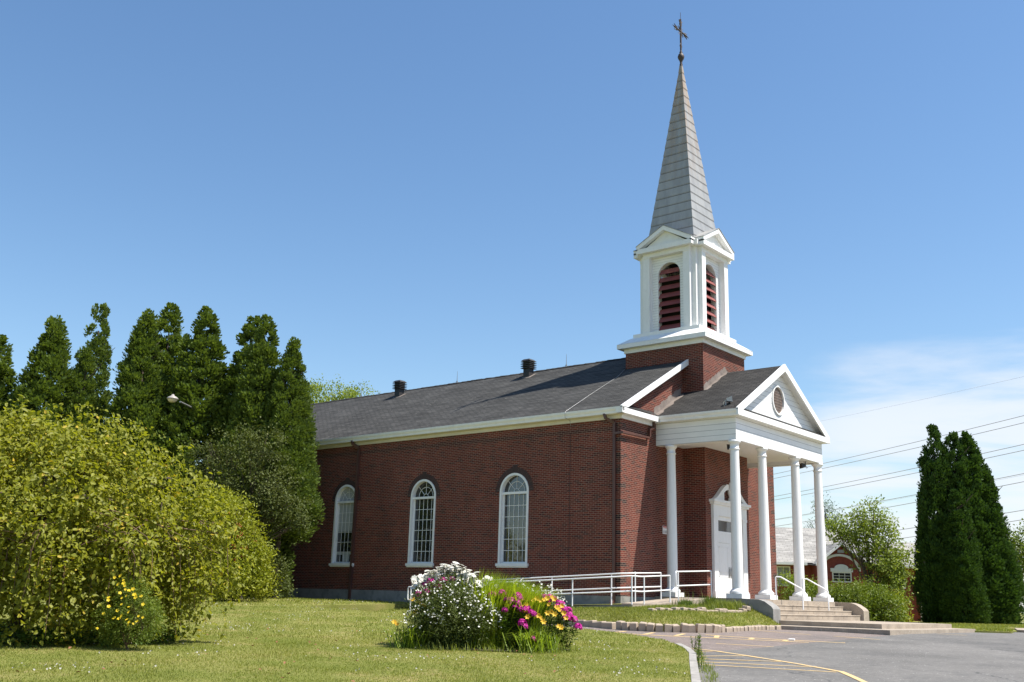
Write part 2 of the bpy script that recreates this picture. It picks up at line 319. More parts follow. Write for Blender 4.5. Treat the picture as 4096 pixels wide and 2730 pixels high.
# ------------------------------------------------------------------ mesh helpers
class MB:
    """collects polygons with per-corner UVs in metres"""
    def __init__(s): s.v = []; s.f = []; s.uv = []; s.sm = []
    def poly(s, pts, uv=None, smooth=False):
        pts = [Vector(p) for p in pts]
        if uv is None:
            n = Vector((0, 0, 0))
            for i in range(len(pts)):
                a, b = pts[i], pts[(i+1) % len(pts)]; n += a.cross(b)
            ax = max(range(3), key=lambda i: abs(n[i])) if n.length > 1e-12 else 2
            uv = [((p.y, p.z) if ax == 0 else (p.x, p.z) if ax == 1 else (p.x, p.y)) for p in pts]
        b = len(s.v); s.v += [tuple(p) for p in pts]; s.f.append(list(range(b, b+len(pts)))); s.uv += list(uv); s.sm.append(smooth)
    def box(s, x0, x1, y0, y1, z0, z1, skip=''):
        a = [(x0,y0,z0),(x1,y0,z0),(x1,y1,z0),(x0,y1,z0),(x0,y0,z1),(x1,y0,z1),(x1,y1,z1),(x0,y1,z1)]
        for k, q in dict(b=(3,2,1,0), t=(4,5,6,7), f=(0,1,5,4), r=(1,2,6,5), k=(2,3,7,6), l=(3,0,4,7)).items():
            if k not in skip: s.poly([a[i] for i in q])
    def hexa(s, lo, hi):
        """solid between two quads (same order)"""
        n = len(lo)
        s.poly(lo[::-1]); s.poly(hi)
        for i in range(n): j = (i+1) % n; s.poly([lo[i], lo[j], hi[j], hi[i]])
    def prism(s, pts, d, uv=True):
        """closed polygon pts extruded by vector d"""
        d = Vector(d); top = [Vector(p)+d for p in pts]
        s.poly([Vector(p) for p in pts][::-1]); s.poly(top)
        for i in range(len(pts)): j = (i+1) % len(pts); s.poly([pts[i], pts[j], top[j], top[i]])
    def holes(s, outer, hs):
        """planar polygon with holes, triangulated"""
        loops = [[Vector(p) for p in outer]] + [[Vector(p) for p in h] for h in hs]
        flat = [p for l in loops for p in l]
        for tri in tessellate_polygon(loops): s.poly([flat[i] for i in tri])
    def tube(s, path, r, n=6, closed=False, cap=True, taper=None):
        path = [Vector(p) for p in path]; rings = []; up = None
        for i, p in enumerate(path):
            a = path[max(i-1, 0)]; b = path[min(i+1, len(path)-1)]; t = (b-a).normalized()
            if up is None: up = Vector((0, 0, 1)) if abs(t.z) < 0.9 else Vector((1, 0, 0))
            x = t.cross(up).normalized(); up2 = x.cross(t).normalized(); up = up2
            rr = r if taper is None else r*(1-(1-taper)*i/(len(path)-1))
            rings.append([p + x*math.cos(2*math.pi*k/n)*rr + up2*math.sin(2*math.pi*k/n)*rr for k in range(n)])
        s.skin(rings, cap)
    def skin(s, rings, cap=True):
        n = len(rings[0]); b = len(s.v)
        for q in rings: s.v += [tuple(p) for p in q]
        for i in range(len(rings)-1):
            for k in range(n):
                k2 = (k+1) % n
                s.f.append([b+i*n+k, b+i*n+k2, b+(i+1)*n+k2, b+(i+1)*n+k]); s.uv += [(k/n, i), ((k+1)/n, i), ((k+1)/n, i+1), (k/n, i+1)]; s.sm.append(True)
        if cap:
            for q in (rings[0][::-1], rings[-1]): s.poly(q)
    def lathe(s, prof, c, n=24):
        rings = [[Vector((c[0]+r*math.cos(2*math.pi*k/n), c[1]+r*math.sin(2*math.pi*k/n), c[2]+z)) for k in range(n)] for r, z in prof]
        s.skin(rings)
    def build(s, name, mat, parent=None, at=None):
        me = bpy.data.meshes.new(name); off = Vector(at) if at is not None else Vector((0, 0, 0))
        me.from_pydata([tuple(Vector(v)-off) for v in s.v], [], s.f)
        ul = me.uv_layers.new(name='UVMap'); ul.data.foreach_set('uv', [c for q in s.uv for c in q])
        me.polygons.foreach_set('use_smooth', s.sm)
        bm = bmesh.new(); bm.from_mesh(me); bmesh.ops.recalc_face_normals(bm, faces=bm.faces) if len(bm.faces) < 20000 else None; bm.to_mesh(me); bm.free()
        me.materials.append(mat); me.update()
        o = bpy.data.objects.new(name, me); COL.objects.link(o)
        if parent: o.parent = parent
        o.location = off
        return o
def tag(o, label, cat, group=None, kind=None):
    if label: o['label'] = label
    if cat: o['category'] = cat
    if group: o['group'] = group
    if kind: o['kind'] = kind
    return o
def empty(name, loc, label, cat, group=None, rz=0):
    o = bpy.data.objects.new(name, None); COL.objects.link(o); o.location = loc; o.rotation_euler = (0, 0, rz); o.empty_display_size = 0.3
    return tag(o, label, cat, group)
def structure(o): o['kind'] = 'structure'; return o
def copy_tree(o, parent=None):
    c = o.copy(); COL.objects.link(c)
    if parent: c.parent = parent
    for ch in list(o.children): copy_tree(ch, c)
    return c

def np_mesh(name, verts, faces_flat, starts, mat, parent=None, smooth=False):
    me = bpy.data.meshes.new(name)
    me.vertices.add(len(verts)); me.vertices.foreach_set('co', verts.astype(np.float32).ravel())
    me.loops.add(len(faces_flat)); me.loops.foreach_set('vertex_index', faces_flat.astype(np.int32))
    me.polygons.add(len(starts)); me.polygons.foreach_set('loop_start', starts.astype(np.int32))
    me.update(calc_edges=True)
    me.materials.append(mat)
    o = bpy.data.objects.new(name, me); COL.objects.link(o)
    if parent: o.parent = parent
    return o
def unit(a): return a/np.maximum(np.linalg.norm(a, axis=1, keepdims=True), 1e-9)
def leaves(name, P, A, Nn, L, Wd, mat, parent=None, fold=0.25, six=False, wide=0.45):
    """N leaves: base point P, length axis A, face normal Nn, length L, width Wd; each a folded kite (or six-cornered leaf)"""
    P = np.asarray(P, float); n = len(P); A = unit(np.asarray(A, float)); Nn = np.asarray(Nn, float)
    L = np.broadcast_to(np.asarray(L, float), (n,))[:, None]; Wd = np.broadcast_to(np.asarray(Wd, float), (n,))[:, None]
    B = unit(np.cross(A, Nn)); Nn = np.cross(B, A)
    up = Nn*Wd*fold
    if six:
        V = np.stack([P, P+A*L*.3+B*Wd*.46+up, P+A*L*.66+B*Wd*.40+up*.8, P+A*L-up*.6, P+A*L*.66-B*Wd*.40+up*.8, P+A*L*.3-B*Wd*.46+up], 1)
        q = np.array([0, 1, 2, 3, 3, 4, 5, 0]); k = 6; st = np.array([0, 4])
    else:
        V = np.stack([P, P+A*L*wide+B*Wd*.5+up, P+A*L, P+A*L*wide-B*Wd*.5+up], 1)
        q = np.array([0, 1, 2, 2, 3, 0]); k = 4; st = np.array([0, 3])
    F_ = (np.arange(n)[:, None]*k + q).ravel(); starts = (np.arange(n)[:, None]*len(q) + st).ravel()
    return np_mesh(name, V.reshape(-1, 3), F_, starts, mat, parent)
def blades(name, P, H, wd, mat, parent=None, lean=0.5, az=None, bend=0.5, wide_base=True):
    """grass blades: two-segment tapered strips"""
    P = np.asarray(P, float); n = len(P)
    a = rng.uniform(0, 2*np.pi, n) if az is None else az
    d = np.stack([np.cos(a), np.sin(a), np.zeros(n)], 1); b = np.stack([-np.sin(a), np.cos(a), np.zeros(n)], 1)
    l = np.abs(rng.normal(0, 1, n))*lean if np.isscalar(lean) else lean
    H = np.broadcast_to(H, (n,)); wd = np.broadcast_to(wd, (n,))
    z = np.array([0, 0, 1.0])
    mid = P + z*H[:, None]*.55 + d*(H*l*.35)[:, None]
    tip = P + z*(H*(1-bend*.3*np.minimum(l, 1.5)))[:, None] + d*(H*l)[:, None]
    w = (b*wd[:, None])*.5
    V = np.stack([P-w, P+w, mid+w*.8, tip, mid-w*.8], 1)
    q = np.array([0, 1, 2, 4, 4, 2, 3]); st = np.array([0, 4])
    F_ = (np.arange(n)[:, None]*5 + q).ravel(); starts = (np.arange(n)[:, None]*7 + st).ravel()
    return np_mesh(name, V.reshape(-1, 3), F_, starts, mat, parent)

# ------------------------------------------------------------------ ground
FX, FY, RX, RY = -0.640, 0.768, 0.768, 0.640        # horizontal view axis and its right
def dist(x, y): return (x-20.252)*FX + (y+30.528)*FY
def T(x, y): return -1.91 + 0.0275*np.clip(dist(x, y), -25, 32.5)       # paving level
def LZ(x, y): return -1.80 + 0.0275*np.clip(dist(x, y), -25, 26.0) + 0.032*np.clip(dist(x, y)-26.0, 0, 16.0)      # lawn level
def clip_half(poly, c, keep_less):
    out = []
    for i in range(len(poly)):
        a, b = poly[i], poly[(i+1) % len(poly)]; da, db = dist(*a)-c, dist(*b)-c
        if not keep_less: da, db = -da, -db
        if da <= 0: out.append(a)
        if (da < 0 < db) or (db < 0 < da):
            k = da/(da-db); out.append((a[0]+(b[0]-a[0])*k, a[1]+(b[1]-a[1])*k))
    return out
def sheet(name, poly, zf, mat, folds, off=0.0, skirt=0.0):
    mb = MB(); cuts = [-1e5]+list(folds)+[1e5]
    for a, b in zip(cuts[:-1], cuts[1:]):
        p = clip_half(clip_half(poly, b, True), a, False)
        if len(p) >= 3: mb.holes([(x, y, float(zf(x, y))+off) for x, y in p], [])
    if skirt:
        for i in range(len(poly)):
            a, b = poly[i], poly[(i+1) % len(poly)]
            za, zb = float(zf(*a))+off, float(zf(*b))+off
            mb.poly([(a[0], a[1], za), (b[0], b[1], zb), (b[0], b[1], zb-skirt), (a[0], a[1], za-skirt)])
    return structure(mb.build(name, mat))
big = [(-3000, -3000), (3000, -3000), (3000, 3000), (-3000, 3000)]
ground = sheet('ground', big, T, M['field'], [-25, 32.5], -0.06)
edge = [(-8.6, -6.9), (-2.0, -7.1), (2.4, -7.3), (3.99, -7.58), (5.14, -7.97), (6.49, -8.68), (7.4, -9.35), (8.2, -10.2), (9.0, -11.2), (9.75, -12.3), (10.47, -13.55), (11.57, -15.43), (12.49, -17.0), (14.2, -20.0), (17.0, -26.0), (21, -36)]
lot = [(-9, -4.2), (60, -4.2), (60, -60), (-9, -60)]
parking = sheet('parking_lot', [(-8.9, -7.6), (-8.9, -3.0), (2.3, -3.05), (2.6, 2.0), (3.5, 2.2), (3.5, 10.0), (8.6, 9.0), (9.9, 10.2), (9.3, 13.0), (18, 20), (60, 45), (90, -10), (60, -60), (20, -60), (18, -27), (14.1, -20.1), (9.7, -12.4), (7.3, -9.5), (3.9, -7.7), (-2, -7.3)], T, M['asphalt'], [-25, 32.5], 0.0)
lawn_poly = edge + [(21, -60), (-60, -60), (-60, 40), (-27.2, 20), (-27.2, -0.01), (-18.4, -0.01), (-9.2, -0.01), (-8.9, -3.0), (-8.9, -5.9)]
lawn = sheet('lawn', lawn_poly, LZ, M['lawn'], [-25, 26.0, 42.0], 0.0, 0.25)

# kerb along the near lawn
def ribbon(mb, line, w, zf, top, bot):
    pts = [Vector((x, y, 0)) for x, y in line]; L, Rr = [], []
    for i, p in enumerate(pts):
        t = (pts[min(i+1, len(pts)-1)]-pts[max(i-1, 0)]).normalized(); nrm = Vector((-t.y, t.x, 0))
        L.append(p); Rr.append(p+nrm*w)
    for i in range(len(pts)-1):
        def q(p, o): return (p.x, p.y, float(zf(p.x, p.y))+o)
        a, b, c, d = L[i], L[i+1], Rr[i+1], Rr[i]
        mb.poly([q(a, top), q(b, top), q(c, top), q(d, top)]); mb.poly([q(d, top), q(c, top), q(c, bot), q(d, bot)]); mb.poly([q(a, top), q(a, bot), q(b, bot), q(b, top)])
mb = MB(); ribbon(mb, [(8.2, -10.2), (9.0, -11.2), (9.75, -12.3), (10.47, -13.55), (11.57, -15.43), (12.49, -17.0), (14.2, -20.0), (17, -26)], 0.13, LZ, 0.012, -0.2)
structure(mb.build('kerb', simple('kerb_concrete', (0.34, 0.32, 0.29), 0.9, (0.24, 0.225, 0.205), 2.5, bmp=.2, fine=((0.14, 0.13, 0.12), 9, .5))))

# painted lines on the paving
def stripe(line, w, lift=0.005):
    mb = MB(); pts = [Vector((x, y, 0)) for x, y in line]
    nr = []
    for i in range(len(pts)):
        t = (pts[min(i+1, len(pts)-1)]-pts[max(i-1, 0)]).normalized(); nr.append(Vector((-t.y, t.x, 0))*w/2)
    for i in range(len(pts)-1):
        q = [pts[i]-nr[i], pts[i+1]-nr[i+1], pts[i+1]+nr[i+1], pts[i]+nr[i]]
        mb.poly([(p.x, p.y, float(T(p.x, p.y))+lift) for p in q])
    o = structure(mb.build('painted_line', M['yellow'])); return o
fan = [(8.35, -9.72), (9.01, -9.9), (10.06, -10.47), (11.51, -11.33), (12.74, -12.2), (13.19, -12.86), (13.72, -13.67), (14.6, -15.3)]
stripe(fan, 0.11, 0.008)
for l in ([(9.47, -11.53), (10.01, -10.5)], [(9.78, -12.08), (11.10, -11.13)], [(10.13, -12.67), (11.98, -11.73)], [(10.44, -13.18), (12.70, -12.33)], [(8.79, -10.45), (9.0, -10.0)]): stripe(l, 0.09)
stripe([(5.9, -4.72), (6.27, -4.76), (8.01, -4.59), (9.55, -4.08)], 0.14)
stripe([(2.0, -6.8), (4.17, -6.66), (5.49, -6.34), (6.75, -5.75), (8.93, -4.9)], 0.15)
for l in ([(4.08, -6.5), (3.89, -5.6)], [(4.94, -6.3), (4.64, -5.33)], [(5.7, -5.98), (5.35, -4.9)], [(6.69, -5.6), (6.32, -4.83)], [(7.5, -5.25), (7.3, -4.72)], [(8.3, -4.98), (8.2, -4.6)]): stripe(l, 0.13)
stripe([(7.81, -7.65), (9.15, -7.36)], 0.09); stripe([(5.33, -1.0), (7.48, -1.47)], 0.09); stripe([(8.16, -1.43), (9.54, -1.64)], 0.09); stripe([(9.2, 4.22), (10.2, 3.84)], 0.12)

# grass banks near the church: from the block edging up to the ramp and portico
outer = [(-7.6, -4.7, -0.95), (-3, -4.75, -0.94), (1.0, -4.62, -0.92), (2.6, -4.82, -0.90), (3.6, -4.95, -0.89), (4.6, -4.42, -0.88), (5.2, -3.55, -0.88), (5.3, -2.6, -0.90), (5.3, -1.2, -0.92), (5.3, 0.6, -0.94), (5.0, 1.93, -0.93)]
inner = [(-7.6, -2.96, -0.86), (-3, -2.96, -0.68), (0.2, -2.96, -0.53), (1.6, -2.97, -0.50), (2.41, -2.97, -0.48), (2.43, -2.3, -0.45), (2.43, -1.4, -0.42), (2.44, -0.5, -0.38), (2.45, 0.6, -0.34), (2.7, 1.5, -0.30), (3.6, 1.93, -0.32)]
mb = MB(); rows = 10; G = []
for i in range(rows+1):
    k = i/rows; G.append([Vector(o).lerp(Vector(n), k) + Vector((0, 0, 0.07*math.sin(k*math.pi))) for o, n in zip(outer, inner)])
for i in range(rows):
    for j in range(len(outer)-1): mb.poly([G[i][j], G[i][j+1], G[i+1][j+1], G[i+1][j]])
for a, b in zip(outer[:-1], outer[1:]): mb.poly([a, b, (b[0], b[1], -1.15), (a[0], a[1], -1.15)])
strip = [[(-9.2, -1.6, -0.74), (-4, -1.6, -0.58), (0.0, -1.6, -0.42), (1.1, -1.6, -0.38), (1.12, 2.2, -0.30)], [(-9.2, 0.03, -0.70), (-4, 0.03, -0.54), (-0.02, 0.03, -0.37), (0.02, 0.03, -0.36), (0.02, 2.2, -0.30)]]
for j in range(4): mb.poly([strip[0][j], strip[0][j+1], strip[1][j+1], strip[1][j]])
bank = structure(mb.build('lawn_bank', M['lawn']))

right_lawn = [(3.6, 10.4), (8.7, 9.25), (9.9, 10.2), (9.2, 13.2), (7.4, 18), (6.6, 24), (8.5, 33), (4, 46), (-20, 56), (-34, 44), (-12, 22), (-2, 12.6)]
sheet('front_grass', right_lawn, lambda x, y: T(x, y)+0.06, M['lawn'], [32.5], 0, 0.1)
mb = MB(); mb.prism([(9.35, 13.2, -1.0), (11.0, 12.4, -1.0), (30, 32, -1.0), (28, 33.5, -1.0), (8.0, 18.2, -1.0)], (0, 0, 0.075)); structure(mb.build('pavement', M['concrete']))
def plan(d, s): return (20.252+FX*d+RX*s, -30.528+FY*d+RY*s)
mb = MB(); mb.poly([plan(70, -60)+(-1.058,), plan(70, 90)+(-1.058,), plan(86, 90)+(-1.058,), plan(86, -60)+(-1.058,)]); structure(mb.build('street', simple('street_asphalt', (0.24, 0.235, 0.23), 0.9, (0.20, 0.195, 0.19), 0.6)))

# ------------------------------------------------------------------ church
church = empty('church', (0, 0, -0.35), 'red brick church with white columned portico, charcoal roof and tall grey spire', 'church')
def part(mb, name, mat, parent=None, at=None):
    o = mb.build(name, mat, None, at); p = parent or church
    o.parent = p; m = Matrix.Translation(church.location) if p is church else None
    # keep world placement: parents only translate
    loc = Vector(o.location); q = p
    while q is not None: loc -= q.location; q = q.parent
    o.location = loc
    return o
Yc = 6.146; Wd = 12.292; SL = (10.02-6.45)/(Yc+0.335)
def roofz(y): return 10.02 - SL*abs(y-Yc)
WX = (-4.859, -9.707, -14.452); HW = 0.70; ZB = 0.98; ZSP = 3.68; RA = 0.70
def arch(xc, hw, zb, zs, y, n=18, ry=None):
    ra = hw
    return [(xc-hw, y, zb), (xc+hw, y, zb)] + [(xc+ra*math.cos(math.pi*k/n), y, zs+ra*math.sin(math.pi*k/n)) for k in range(n+1)]
mb = MB(); zt = 6.3
mb.holes([(-18.4, 0, -0.114), (0, 0, -0.114), (0, 0, zt), (-18.4, 0, zt)], [arch(x, HW, ZB, ZSP, 0) for x in WX])
for x in WX:
    a = arch(x, HW, ZB, ZSP, 0); n = len(a)
    for i in range(n): j = (i+1) % n; mb.poly([a[i], a[j], (a[j][0], .22, a[j][2]), (a[i][0], .22, a[i][2])])
mb.poly([(0, 0, -0.114), (0, Wd, -0.114), (0, Wd, zt), (0, Yc, 9.93), (0, 0, zt)])
mb.poly([(0, Wd, -.114), (-18.4, Wd, -.114), (-18.4, Wd, zt), (0, Wd, zt)])
mb.poly([(-18.4, Wd, -.114), (-18.4, 0, -.114), (-18.4, 0, zt), (-18.4, Yc, 9.93), (-18.4, Wd, zt)])
mb.box(-27, -18.39, 1.6, 10.7, -0.114, 6.6, 'r')
wall = part(mb, 'brick_wall', M['brick'])
mb = MB(); mb.box(-2.674, 0.938, 4.394, 7.898, -0.08, 9.779, 'bt')
# shift the texture so that the corner bond of the nave does not repeat here
mb.uv = [(u+40.17, v+14*0.0685 if False else v) for u, v in mb.uv]
part(mb, 'brick_tower', M['brick'])
mb = MB(); mb.box(-18.43, 0.03, -0.03, Wd+0.03, -1.4, -0.114); mb.box(-27.03, -18.4, 1.57, 10.73, -1.4, -0.114); part(mb, 'foundation', M['concrete_grey'])
mb = MB(); mb.box(-24.5, -18.45, 0.5, 1.55, -0.7, 2.6, 'b'); part(mb, 'annex', M['siding'])

# nave roof
XF = 0.20
mb = MB(); Xb = -27.4
for s in (-1, 1):
    ye = Yc + s*(Yc+0.30); yr = Yc
    ze = roofz(ye); L = math.hypot(abs(ye-yr), 10.02-ze)
    uvq = [(Xb, 0), (XF, 0), (XF, L), (Xb, L)]
    mb.poly([(Xb, ye, ze), (XF, ye, ze), (XF, yr, 10.02), (Xb, yr, 10.02)], uvq)
    mb.poly([(Xb, ye, ze-.1), (XF, ye, ze-.1), (XF, yr, 9.92), (Xb, yr, 9.92)], uvq)
    mb.poly([(Xb, ye, ze-.1), (XF, ye, ze-.1), (XF, ye, ze), (Xb, ye, ze)])
    mb.poly([(XF, ye, ze-.1), (XF, yr, 9.92), (XF, yr, 10.02), (XF, ye, ze)]); mb.poly([(Xb, ye, ze-.1), (Xb, yr, 9.92), (Xb, yr, 10.02), (Xb, ye, ze)])
roof = part(mb, 'roof', M['shingle'])
mb = MB()     # ridge cap shingles, slightly uneven
for i in range(88):
    x = Xb+i*0.31; z = 10.03+random.uniform(0, .018)
    for s in (-1, 1): mb.poly([(x, Yc, z+.012), (x+.32, Yc, z), (x+.32, Yc+s*.15, z-.075), (x, Yc+s*.15, z-.063)])
part(mb, 'ridge_cap', M['shingle_dark'], roof)
# gutters (K profile), soffits, frieze
def gutter(mb, p0, p1, out, z0, z1, depth):
    """run from p0 to p1 (xy), 'out' is the outward unit xy"""
    o = Vector((out[0], out[1], 0)); a = Vector((p0[0], p0[1], 0)); b = Vector((p1[0], p1[1], 0)); h = z1-z0
    prof = [(0, z0), (depth*.55, z0), (depth*.62, z0+h*.35), (depth*.95, z0+h*.7), (depth*.95, z0+h*.86), (depth, z0+h*.88), (depth, z1), (depth*.9, z1), (depth*.9, z1-h*.1), (0, z1-h*.12)]
    mb.prism([a+o*x+Vector((0, 0, z)) for x, z in prof], b-a)
mb = MB(); gutter(mb, (-27.4, -0.2), (0.29, -0.2), (0, -1), 6.25, 6.475, 0.135); gutter(mb, (-27.4, Wd+.2), (0.29, Wd+.2), (0, 1), 6.25, 6.475, 0.135); part(mb, 'gutter', M['white'])
mb = MB()
for y0, y1, yf0, yf1 in ((-0.2, 0.0, -0.05, 0.01), (Wd, Wd+.2, Wd-.01, Wd+.05)):
    mb.box(-27.4, 0.20, y0, y1, 6.235, 6.262); mb.box(-18.4, 0.0, yf0, yf1, 6.10, 6.234)
part(mb, 'soffit', M['cream'])
for s in (-1, 1):          # rake boards of the nave gable and the eaves return
    mb = MB()
    y0 = Yc+s*(Yc+.335); y1 = Yc+s*1.75
    z0 = roofz(y0)+.05; z1 = roofz(y1)+.05
    mb.prism([(0.20, y0, z0-.23), (0.20, y1, z1-.23), (0.20, y1, z1), (0.20, y0, z0)], (0.09, 0, 0))
    mb.prism([(0.0, y0, z0-.14), (0.0, y1, z1-.14), (0.0, y1, z1-.11), (0.0, y0, z0-.11)], (0.199, 0, 0))
    yr = Yc+s*4.02
    ya, yb = sorted((y0-s*.0, yr)); mb.box(0.0, 0.285, ya+(.002 if s < 0 else .0), yb, 6.25, 6.45)
    ya, yb = sorted((Yc+s*Yc, Yc+s*4.0)); mb.box(0.001, 0.06, ya, yb, 6.105, 6.249)
    part(mb, 'cornice_return', M['white'])
for s in (-1, 1):
    mb = MB()
    y0 = Yc+s*(Yc+.3); yr = Yc+s*4.05
    mb.poly([(0.30, y0, 6.475), (0.30, yr, 6.475), (0.0, yr, 6.66), (0.0, y0+(-s)*.3, 6.66)], [(0, 0), (2, 0), (2, .35), (0, .35)])
    part(mb, 'skirt_roof', M['shingle_dark'])

# side windows
def make_window(x, y=0.0):
    mb = MB(); yo, yi = y-0.035, y+0.16
    o = arch(x, HW+.012, ZB, ZSP, yo); i = arch(x, HW-.075, ZB+.02, ZSP, yo); n = len(o)
    i2 = [(a, yi, c) for a, _, c in i]; o2 = [(a, y+.001, c) for a, _, c in o]
    for k in range(n):
        j = (k+1) % n
        mb.poly([o[k], o[j], i[j], i[k]]); mb.poly([i[k], i[j], i2[j], i2[k]]); mb.poly([o[k], o[j], o2[j], o2[k]])
    # transom bar and inner sash
    mb.box(x-HW+.07, x+HW-.07, y+.03, y+.14, ZSP-.09, ZSP+.0)
    s0, s1 = x-HW+.075, x+HW-.075
    for a, b in ((s0, s0+.05), (s1-.05, s1)): mb.box(a, b, y+.10, y+.15, ZB+.05, ZSP-.09)
    mb.box(s0, s1, y+.10, y+.152, ZB+.0, ZB+.07)
    part_ = mb
    f = part(part_, 'arched_window', M['white'])
    mb = MB(); yb0, yb1 = y+.138, y+.150; h0, h1 = ZB+.07, ZSP-.09; w = (s1-s0-.1)
    for k in range(1, 5):
        xx = s0+.05+w*k/5; mb.box(xx-.009, xx+.009, yb0, yb1, h0, h1)
    for k in range(1, 6):
        zz_ = h0+(h1-h0)*k/6; mb.box(s0+.05, s1-.05, yb0-.001, yb1+.001, zz_-.009, zz_+.009)
    r0 = HW-.08
    for rr in (0.13, 0.40):
        pts = [(x+rr*math.cos(math.pi*k/16), yb0+.006, ZSP+rr*math.sin(math.pi*k/16)) for k in range(17)]; mb.tube(pts, 0.011, 5)
    for ang in (45, 90, 135):
        c, s_ = math.cos(R(ang)), math.sin(R(ang)); mb.tube([(x+.13*c, yb0+.006, ZSP+.13*s_), (x+r0*c, yb0+.006, ZSP+r0*s_)], 0.011, 5)
    part(mb, 'muntins', M['white'], f)
    mb = MB(); mb.poly([(a, y+.155, c) for a, _, c in arch(x, HW-.06, ZB+.01, ZSP, 0)]); part(mb, 'pane', M['glass'], f)
    mb = MB(); mb.box(x-.77, x+.77, y-.10, y-.001, ZB-.10, ZB+.002); mb.box(x-.74, x+.74, y-.06, y-.001, ZB-.15, ZB-.101); part(mb, 'sill', M['white'], f)
    mb = MB(); nb = 30     # dark header ring with keystone
    for k in range(nb):
        a0 = math.pi*(k+.06)/nb; a1 = math.pi*(k+.94)/nb; r0, r1 = HW+.015, HW+.24
        if abs((a0+a1)/2-math.pi/2) < .12: continue
        q = [(x+r*math.cos(a), y-.006, ZSP+r*math.sin(a)) for r, a in ((r0, a0), (r1, a0), (r1, a1), (r0, a1))]
        mb.prism(q, (0, .008, 0))
    for k in range(3):
        dx = -.12+k*.083; mb.prism([(x+dx*.85, y-.014, ZSP+HW-.0), (x+(dx+.07)*.85, y-.014, ZSP+HW-.0), (x+dx+.07, y-.014, ZSP+HW+.32), (x+dx, y-.014, ZSP+HW+.32)], (0, .016, 0))
    part(mb, 'brick_arch', M['brick_dark'], f)
    return f
for x in WX:
    f = make_window(x)
    if x == WX[2]:         # mirrored siding, painted as a pale sheet over the farthest window's upper panes
        mb = MB(); mb.poly([(a, .1535, c) for a, _, c in arch(x, HW-.076, 2.35, ZSP, 0)]); part(mb, 'mirrored_siding', M['mirrored_siding'], f)
        mb = MB(); mb.box(x-HW+.08, x+HW-.08, .1525, .1545, 1.36, 1.47); mb.box(x-.2, x+.25, .1525, .1545, 1.06, 1.359); part(mb, 'mirrored_house_patch', M['mirrored_siding'], f)  # added pale pieces painting the lower part of the house reflection

# downspouts
def downspout(path, r=0.05):
    mb = MB()
    for a, b in zip(path[:-1], path[1:]):
        a, b = Vector(a), Vector(b); t = (b-a).normalized(); u = Vector((0, 1, 0)) if abs(t.y) < .9 else Vector((0, 0, 1)); s_ = t.cross(u).normalized(); u = s_.cross(t)
        a2, b2 = a-t*.03, b+t*.03
        q = [a2+s_*r+u*r*.75, a2-s_*r+u*r*.75, a2-s_*r-u*r*.75, a2+s_*r-u*r*.75]; mb.prism(q, b2-a2)
    return part(mb, 'downspout', M['brown'])
downspout([(-0.55, -0.24, 6.27), (-0.50, -0.24, 6.12), (-0.24, -0.06, 5.93), (-0.24, -0.06, -0.28), (-0.24, -0.2, -0.36)])
downspout([(-14.05, -0.24, 6.27), (-14.0, -0.24, 6.14), (-13.78, -0.06, 5.97), (-13.78, -0.06, -0.55)], 0.06)
downspout([(0.12, 2.05, 6.22), (0.12, 2.05, 6.05), (0.10, 1.78, 5.92), (0.10, 1.78, 5.62), (0.10, -0.05, 5.58), (-0.2, -0.07, 5.56)], 0.045)
mb = MB(); mb.box(-2.245, -2.222, -0.004, 0.001, -0.1, 5.69); part(mb, 'expansion_joint', M['brick_dark'])

# roof vents, lightning rods, cable
def roof_vent(x, y, tall):
    mb = MB(); zb = roofz(y); h = 0.34 if tall else 0.22; w = .17
    mb.box(x-w, x+w, y-w, y+w, zb-.15, zb+h)
    for k in range(4 if tall else 2):
        z = zb+h+k*.085; mb.prism([(x-.265, y-.265, z), (x+.265, y-.265, z), (x+.265, y+.265, z), (x-.265, y+.265, z)], (0, 0, .022))
        mb.box(x-.18, x+.18, y-.18, y+.18, z+.022, z+.085)
    z = zb+h+(4 if tall else 2)*.085
    mb.hexa([(x-.27, y-.27, z), (x+.27, y-.27, z), (x+.27, y+.27, z), (x-.27, y+.27, z)], [(x-.17, y-.17, z+.10), (x+.17, y-.17, z+.10), (x+.17, y+.17, z+.10), (x-.17, y+.17, z+.10)])
    v = part(mb, 'roof_vent', M['black'], roof)
    if tall:
        mb = MB(); mb.poly([(x-.2, y-.28, roofz(y-.28)+.012), (x+.33, y-.28, roofz(y-.28)+.012), (x+.33, y+.2, roofz(y+.2)+.012), (x-.2, y+.2, roofz(y+.2)+.012)]); part(mb, 'vent_flashing', M['flash'], v)
for x, y, t_ in ((-8.74, 5.50, True), (-16.99, 5.30, True), (-12.7, 6.75, False), (-20.8, 6.75, False), (-4.15, 6.75, False)): roof_vent(x, y, t_)
for x in (-7.05, -13.8, -20.8):
    mb = MB(); mb.tube([(x, Yc, 10.0), (x, Yc, 10.28), (x, Yc, 10.62)], 0.02, 5, taper=.35); mb.tube([(x-.05, Yc-.05, 10.02), (x, Yc, 10.14)], .012, 4); mb.tube([(x+.05, Yc+.05, 10.02), (x, Yc, 10.14)], .012, 4); part(mb, 'lightning_rod', M['steel'], roof)
mb = MB(); pts = [(-2.67, 4.3, roofz(4.3)+.02), (-2.40, 3.4, roofz(3.4)+.02), (-2.38, 1.5, roofz(1.5)+.02), (-2.25, -0.28, roofz(-.28)+.04), (-2.24, -0.355, 6.44), (-2.24, -0.345, 6.26), (-2.22, -0.07, 6.2), (-2.22, -.01, 6.0)]
mb.tube(pts, .009, 5); part(mb, 'lightning_cable', M['steel'], roof)

